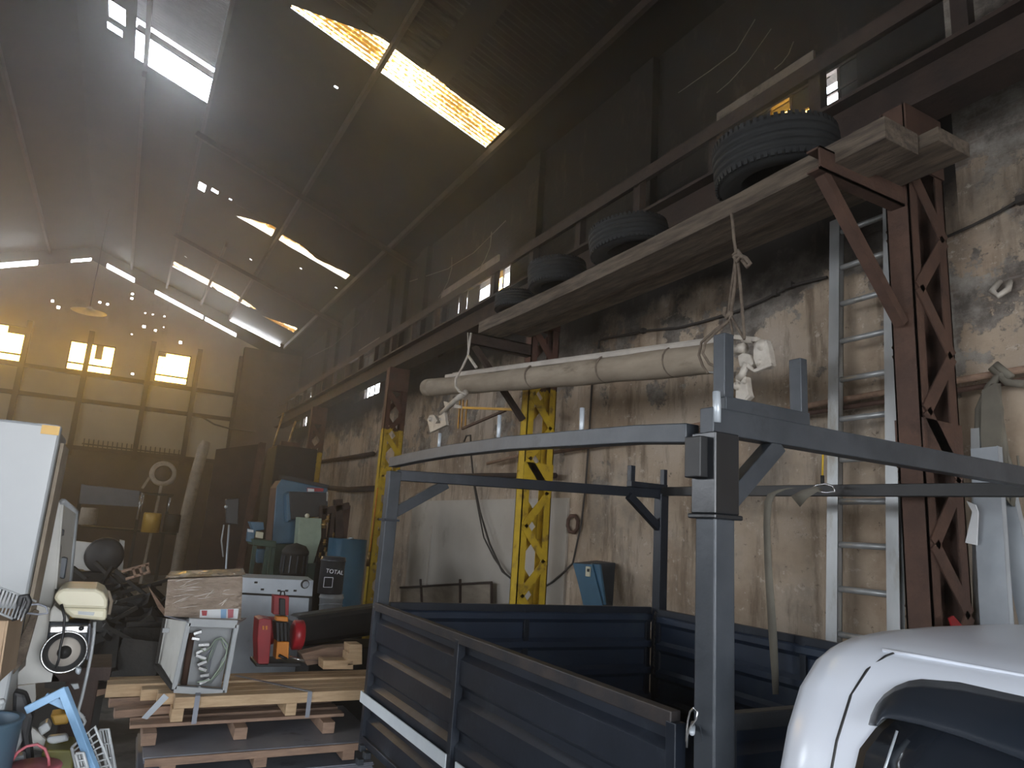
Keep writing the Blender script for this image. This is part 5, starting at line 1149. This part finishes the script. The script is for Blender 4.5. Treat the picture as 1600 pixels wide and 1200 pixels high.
p_ = at(515, 870, Y=10.6); MB().box((p_.x-.2, 10.56, 0), (p_.x+.12, 10.8, p_.z)).build('base', M['dark'], cl)
q = [at(*p, Y=11.4) for p in ((535, 790), (548, 790), (542, 840), (531, 840))]; q[2].z = q[3].z = 0
o = MB().prism(q, (0, .02, 0)).build('leaning_board', M['rust']); tag(o, 'narrow brown board leaning on the cream bay wall', 'board')
# hanging yellow chain hoist tube on column 3
ty = T('orange_rod', 'thin orange rod with a brass foot, hanging down the farther yellow column', 'rod', at(575, 860, Y=11.6))
MB().tube([at(590, 762, Y=11.92), at(582, 830, Y=11.92), at(577, 870, Y=11.92)], .012, 8).build('rod', M['orange'], ty); MB().tube([at(577, 862, Y=11.83), at(574, 885, Y=11.83)], .03, 10).build('fitting', M['brass'], ty)
# rusty sheets and beams leaning behind
q = [at(*p, Y=14.5) for p in ((338, 702), (412, 693), (390, 800), (318, 805))]; q[2].z = q[3].z = 0
o = MB().prism(q, (0, .03, 0)).build('rusty_plate', M['rustdark']); tag(o, 'large dark rusty plate leaning upright behind the floodlight', 'plate')
o = MB().channel(at(410, 692, Y=14.3), Vector((at(384, 800, Y=14.3).x, 14.3, 0)), .12, .16, .012, (0, 1, 0)).build('rusty_channel', M['rust']); tag(o, 'orange-rusty channel edge leaning along the large plate', 'steel channel')
o = MB().tube([at(443, 645, Y=15), Vector((at(427, 693, Y=15).x, 15, 3.3))], .02, 6).build('pale_lath', M['brass']); tag(o, 'left pale lath leaning under the far girder', 'lath')
o = MB().tube([at(462, 658, Y=15), Vector((at(448, 695, Y=15).x, 15, 3.3))], .02, 6).build('pale_lath', M['brass']); tag(o, 'right pale lath leaning under the far girder', 'lath')
o = MB().beam((2.62, 14.25, 3.345), (3.0, 14.3, 3.345), .06, .085).build('brown_block', M['rust']); tag(o, 'brown block of steel on top of the dark stack', 'block')
o = MB().box((2.55, 14.2, 0), (3.35, 15.2, 3.3)).build('dark_rack', M['dark'], bev=.02); tag(o, 'dark tall rack in the gloom behind the blue band saw', 'rack')

# ================================================================== far left store of things
Ys = 16.0
rk = T('far_shelf', 'dim steel shelf unit in the gloom under the far windows', 'shelf', at(200, 860, Y=Ys))
for a, b in (((222, 770), (214, 860)), ((265, 776), (258, 860)), ((130, 756), (122, 860))):
    p_ = at(*a, Y=Ys); MB().box((p_.x-.03, Ys, 0), (p_.x+.03, Ys+.06, p_.z)).build('upright', M['dark'], rk)
for a, b in (((125, 783), (218, 790)), ((217, 770), (270, 774)), ((125, 822), (275, 834))): MB().beam(at(*a, Y=Ys+.2), at(*b, Y=Ys+.2), .5, .04).build('shelf_board', M['dark'], rk)
o = MB().prism([at(*p, Y=Ys-.3) for p in ((127, 757), (218, 767), (216, 792), (124, 787))], (0, .2, 0)).build('glossy_pack', M['wrap_d'] if 'wrap_d' in M else M['grey']); tag(o, 'long glossy dark pack lying on the far shelf', 'pack')
for a, b, lab in (((222, 770), (214, 812), 'leftmost bright chrome tube standing on the far shelf'), ((225, 771), (220, 800), 'second bright chrome tube on the far shelf'), ((266, 778), (262, 800), 'rightmost bright chrome tube on the far shelf')):
    MB().tube([at(*a, Y=Ys-.05), at(*b, Y=Ys-.05)], .022, 8).build('chrome_tube', M['chrome'], rk, label='bright chrome tube')
def canister(px, top, bot, r, m, lab, Y=Ys-.2):
    c = at(px, bot, Y=Y); h = at(px, top, Y=Y).z-c.z; o = MB().lathe([(0, 0), (r, 0), (r, h*.92), (r*.9, h), (0, h)], c, 24).build('tin', m); tag(o, lab, 'tin', 'tins on the far shelf')
canister(234, 801, 832, .165, M['tin'], 'yellow tin on the far shelf'); canister(266, 803, 832, .15, M['dark'], 'dark tin right of the yellow one on the far shelf'); canister(136, 793, 820, .15, M['canvas'], 'dull brown tin at the left end of the far shelf'); 
fn = T('round_fan', 'round dusty fan above the far shelf', 'fan', at(255, 740, Y=16.9)); c = at(255, 740, Y=16.9)
MB().lathe([(.17, -.04), (.25, -.05), (.27, 0), (.25, .05), (.17, .04), (.17, -.04)], c, 30, 'y').build('rim', M['canvas'], fn); MB().lathe([(0, -.03), (.16, -.03), (.17, 0)], c, 24, 'y').build('hub', M['dado'], fn)
MB().beam(c-Vector((0, 0, .25)), Vector((c.x-.1, c.y, 0)), .05, .05).beam(c+Vector((-.25, 0, -.1)), c+Vector((-.35, 0, -.35)), .05, .05).build('stand', M['canvas'], fn)
tb = T('spiral_tube', 'long dented tube leaning against the far wall', 'tube', at(300, 810, Y=17)); 
MB().tube([at(322, 690, Y=17), at(318, 700, Y=17), at(305, 745, Y=17), at(292, 800, Y=17), Vector((at(284, 835, Y=17).x, 17, .02))], [.09, .12, .12, .12, .12], 14).build('tube', M['canvas'], tb)
ra = T('spiked_rail', 'thin dark rail with upright spikes fixed to the far wall below the windows', 'rail', at(200, 710, Y=23.5))
MB().beam(at(128, 693, Y=23.94), at(290, 712, Y=23.94), .03, .04).beam(at(128, 700, Y=23.94), at(290, 721, Y=23.94), .03, .03).build('rail_bar', M['rustdark'], ra)
for k in range(22): x_ = 130+k*7.4; MB().beam(at(x_, 700+k*.95, Y=23.92), at(x_+2, 685+k*.9, Y=23.92), .02, .03).build('spike', M['rustdark'], ra)
cord('wall_cable', 'dark cable sagging across the far corner under the windows', ((315, 651), (335, 663), (360, 670), (400, 675)), 23.6, .025, M['cable'], 'cable')
hl = T('pendant_lamp', 'shallow round lamp shade hanging before the far gable', 'lamp', at(139, 487, Y=20)); c = at(139, 487, Y=20)
MB().lathe([(.03, .14), (.10, .08), (.40, .0), (.38, -.01), (.08, .06)], c, 30).build('lamp_shade', M['canvastop'], hl); MB().tube([c+Vector((0, 0, .1)), Vector((c.x, c.y, roofz(c.x)-.05))], .012, 6).build('cord', M['dark'], hl)
# mid left: pale slabs, black round, slatted frame, dark heap
Ym = 9.0
for i, (a, lab) in enumerate((((114, 845, 132, 890), 'leftmost pale slab standing in the dark left of the black disc'), ((131, 847, 150, 893), 'middle pale slab standing in the dark left of the black disc'), ((184, 843, 192, 892), 'narrow pale slab right of the black disc'))):
    o = PZ(((a[0]+3, a[1]), (a[2]+3, a[1]+2), (a[2], a[3]), (a[0], a[3]-2)), Ym, .05, 'pale_slab', M['dirtywhite'] if i < 9 else 0, None); tag(o, lab, 'slab', 'pale slabs in the dark')
c = at(163, 868, Y=Ym-.05); o = MB().lathe([(0, -.04), (.16, -.04), (.19, -.02), (.19, .06), (0, .06)], c, 32, 'y').build('black_disc', M['black']); tag(o, 'big black round disc propped against the pale slabs', 'disc')
o = MB().box((at(112, 895, Y=Ym).x, Ym-.1, 0), (at(200, 895, Y=Ym).x, Ym+.5, at(150, 893, Y=Ym).z)).build('dark_trolley', M['dark'], bev=.02); tag(o, 'low dark trolley carrying the pale slabs and black disc', 'trolley')
sf = T('slatted_wooden_frame', 'small light wooden frame with slots tilted on the dark heap', 'frame', at(215, 895, Y=7.0))
MB().beam(at(190, 893, Y=7), at(233, 881, Y=7), .03, .02).beam(at(196, 905, Y=7), at(235, 893, Y=7), .03, .02).build('long_slat', M['oldpine'], sf)
for t_ in (212, 222, 233): MB().beam(at(t_-4, 888-(t_-212)*.3, Y=7), at(t_, 902-(t_-212)*.3, Y=7), .03, .02).build('cross_slat', M['oldpine'], sf)
o = MB().prism([at(*p, Y=6.4) for p in ((231, 915), (258, 952), (258, 964), (247, 950))], (0, .02, 0)).build('pointed_board', M['oldpine']); tag(o, 'pointed thin board sticking up left of the wrapped carton', 'board')
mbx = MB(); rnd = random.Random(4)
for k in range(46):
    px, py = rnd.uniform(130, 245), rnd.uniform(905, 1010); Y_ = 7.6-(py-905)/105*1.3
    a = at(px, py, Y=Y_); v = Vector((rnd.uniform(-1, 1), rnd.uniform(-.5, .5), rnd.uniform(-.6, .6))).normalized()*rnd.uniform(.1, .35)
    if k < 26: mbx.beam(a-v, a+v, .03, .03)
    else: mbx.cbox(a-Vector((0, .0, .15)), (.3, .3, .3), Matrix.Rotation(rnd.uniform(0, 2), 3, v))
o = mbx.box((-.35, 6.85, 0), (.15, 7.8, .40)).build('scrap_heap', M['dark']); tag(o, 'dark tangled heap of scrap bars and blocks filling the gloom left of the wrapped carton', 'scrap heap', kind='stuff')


# ================================================================== dusty air
hz = MB().box((LX-.5, BY-.5, -.4), (WX+.5, FY+.6, 10.2))
hm = bpy.data.materials.new('dusty air'); hm.use_nodes = True; nt = hm.node_tree; nt.nodes.clear()
vo = nt.nodes.new('ShaderNodeVolumeScatter'); vo.inputs['Color'].default_value = (1, .93, .85, 1); vo.inputs['Density'].default_value = .0115; vo.inputs['Anisotropy'].default_value = .78
ou = nt.nodes.new('ShaderNodeOutputMaterial'); nt.links.new(vo.outputs[0], ou.inputs['Volume'])
hzo = hz.build('dusty_air', hm); tag(hzo, 'thin dusty haze filling the whole workshop hall', 'haze', kind='stuff')
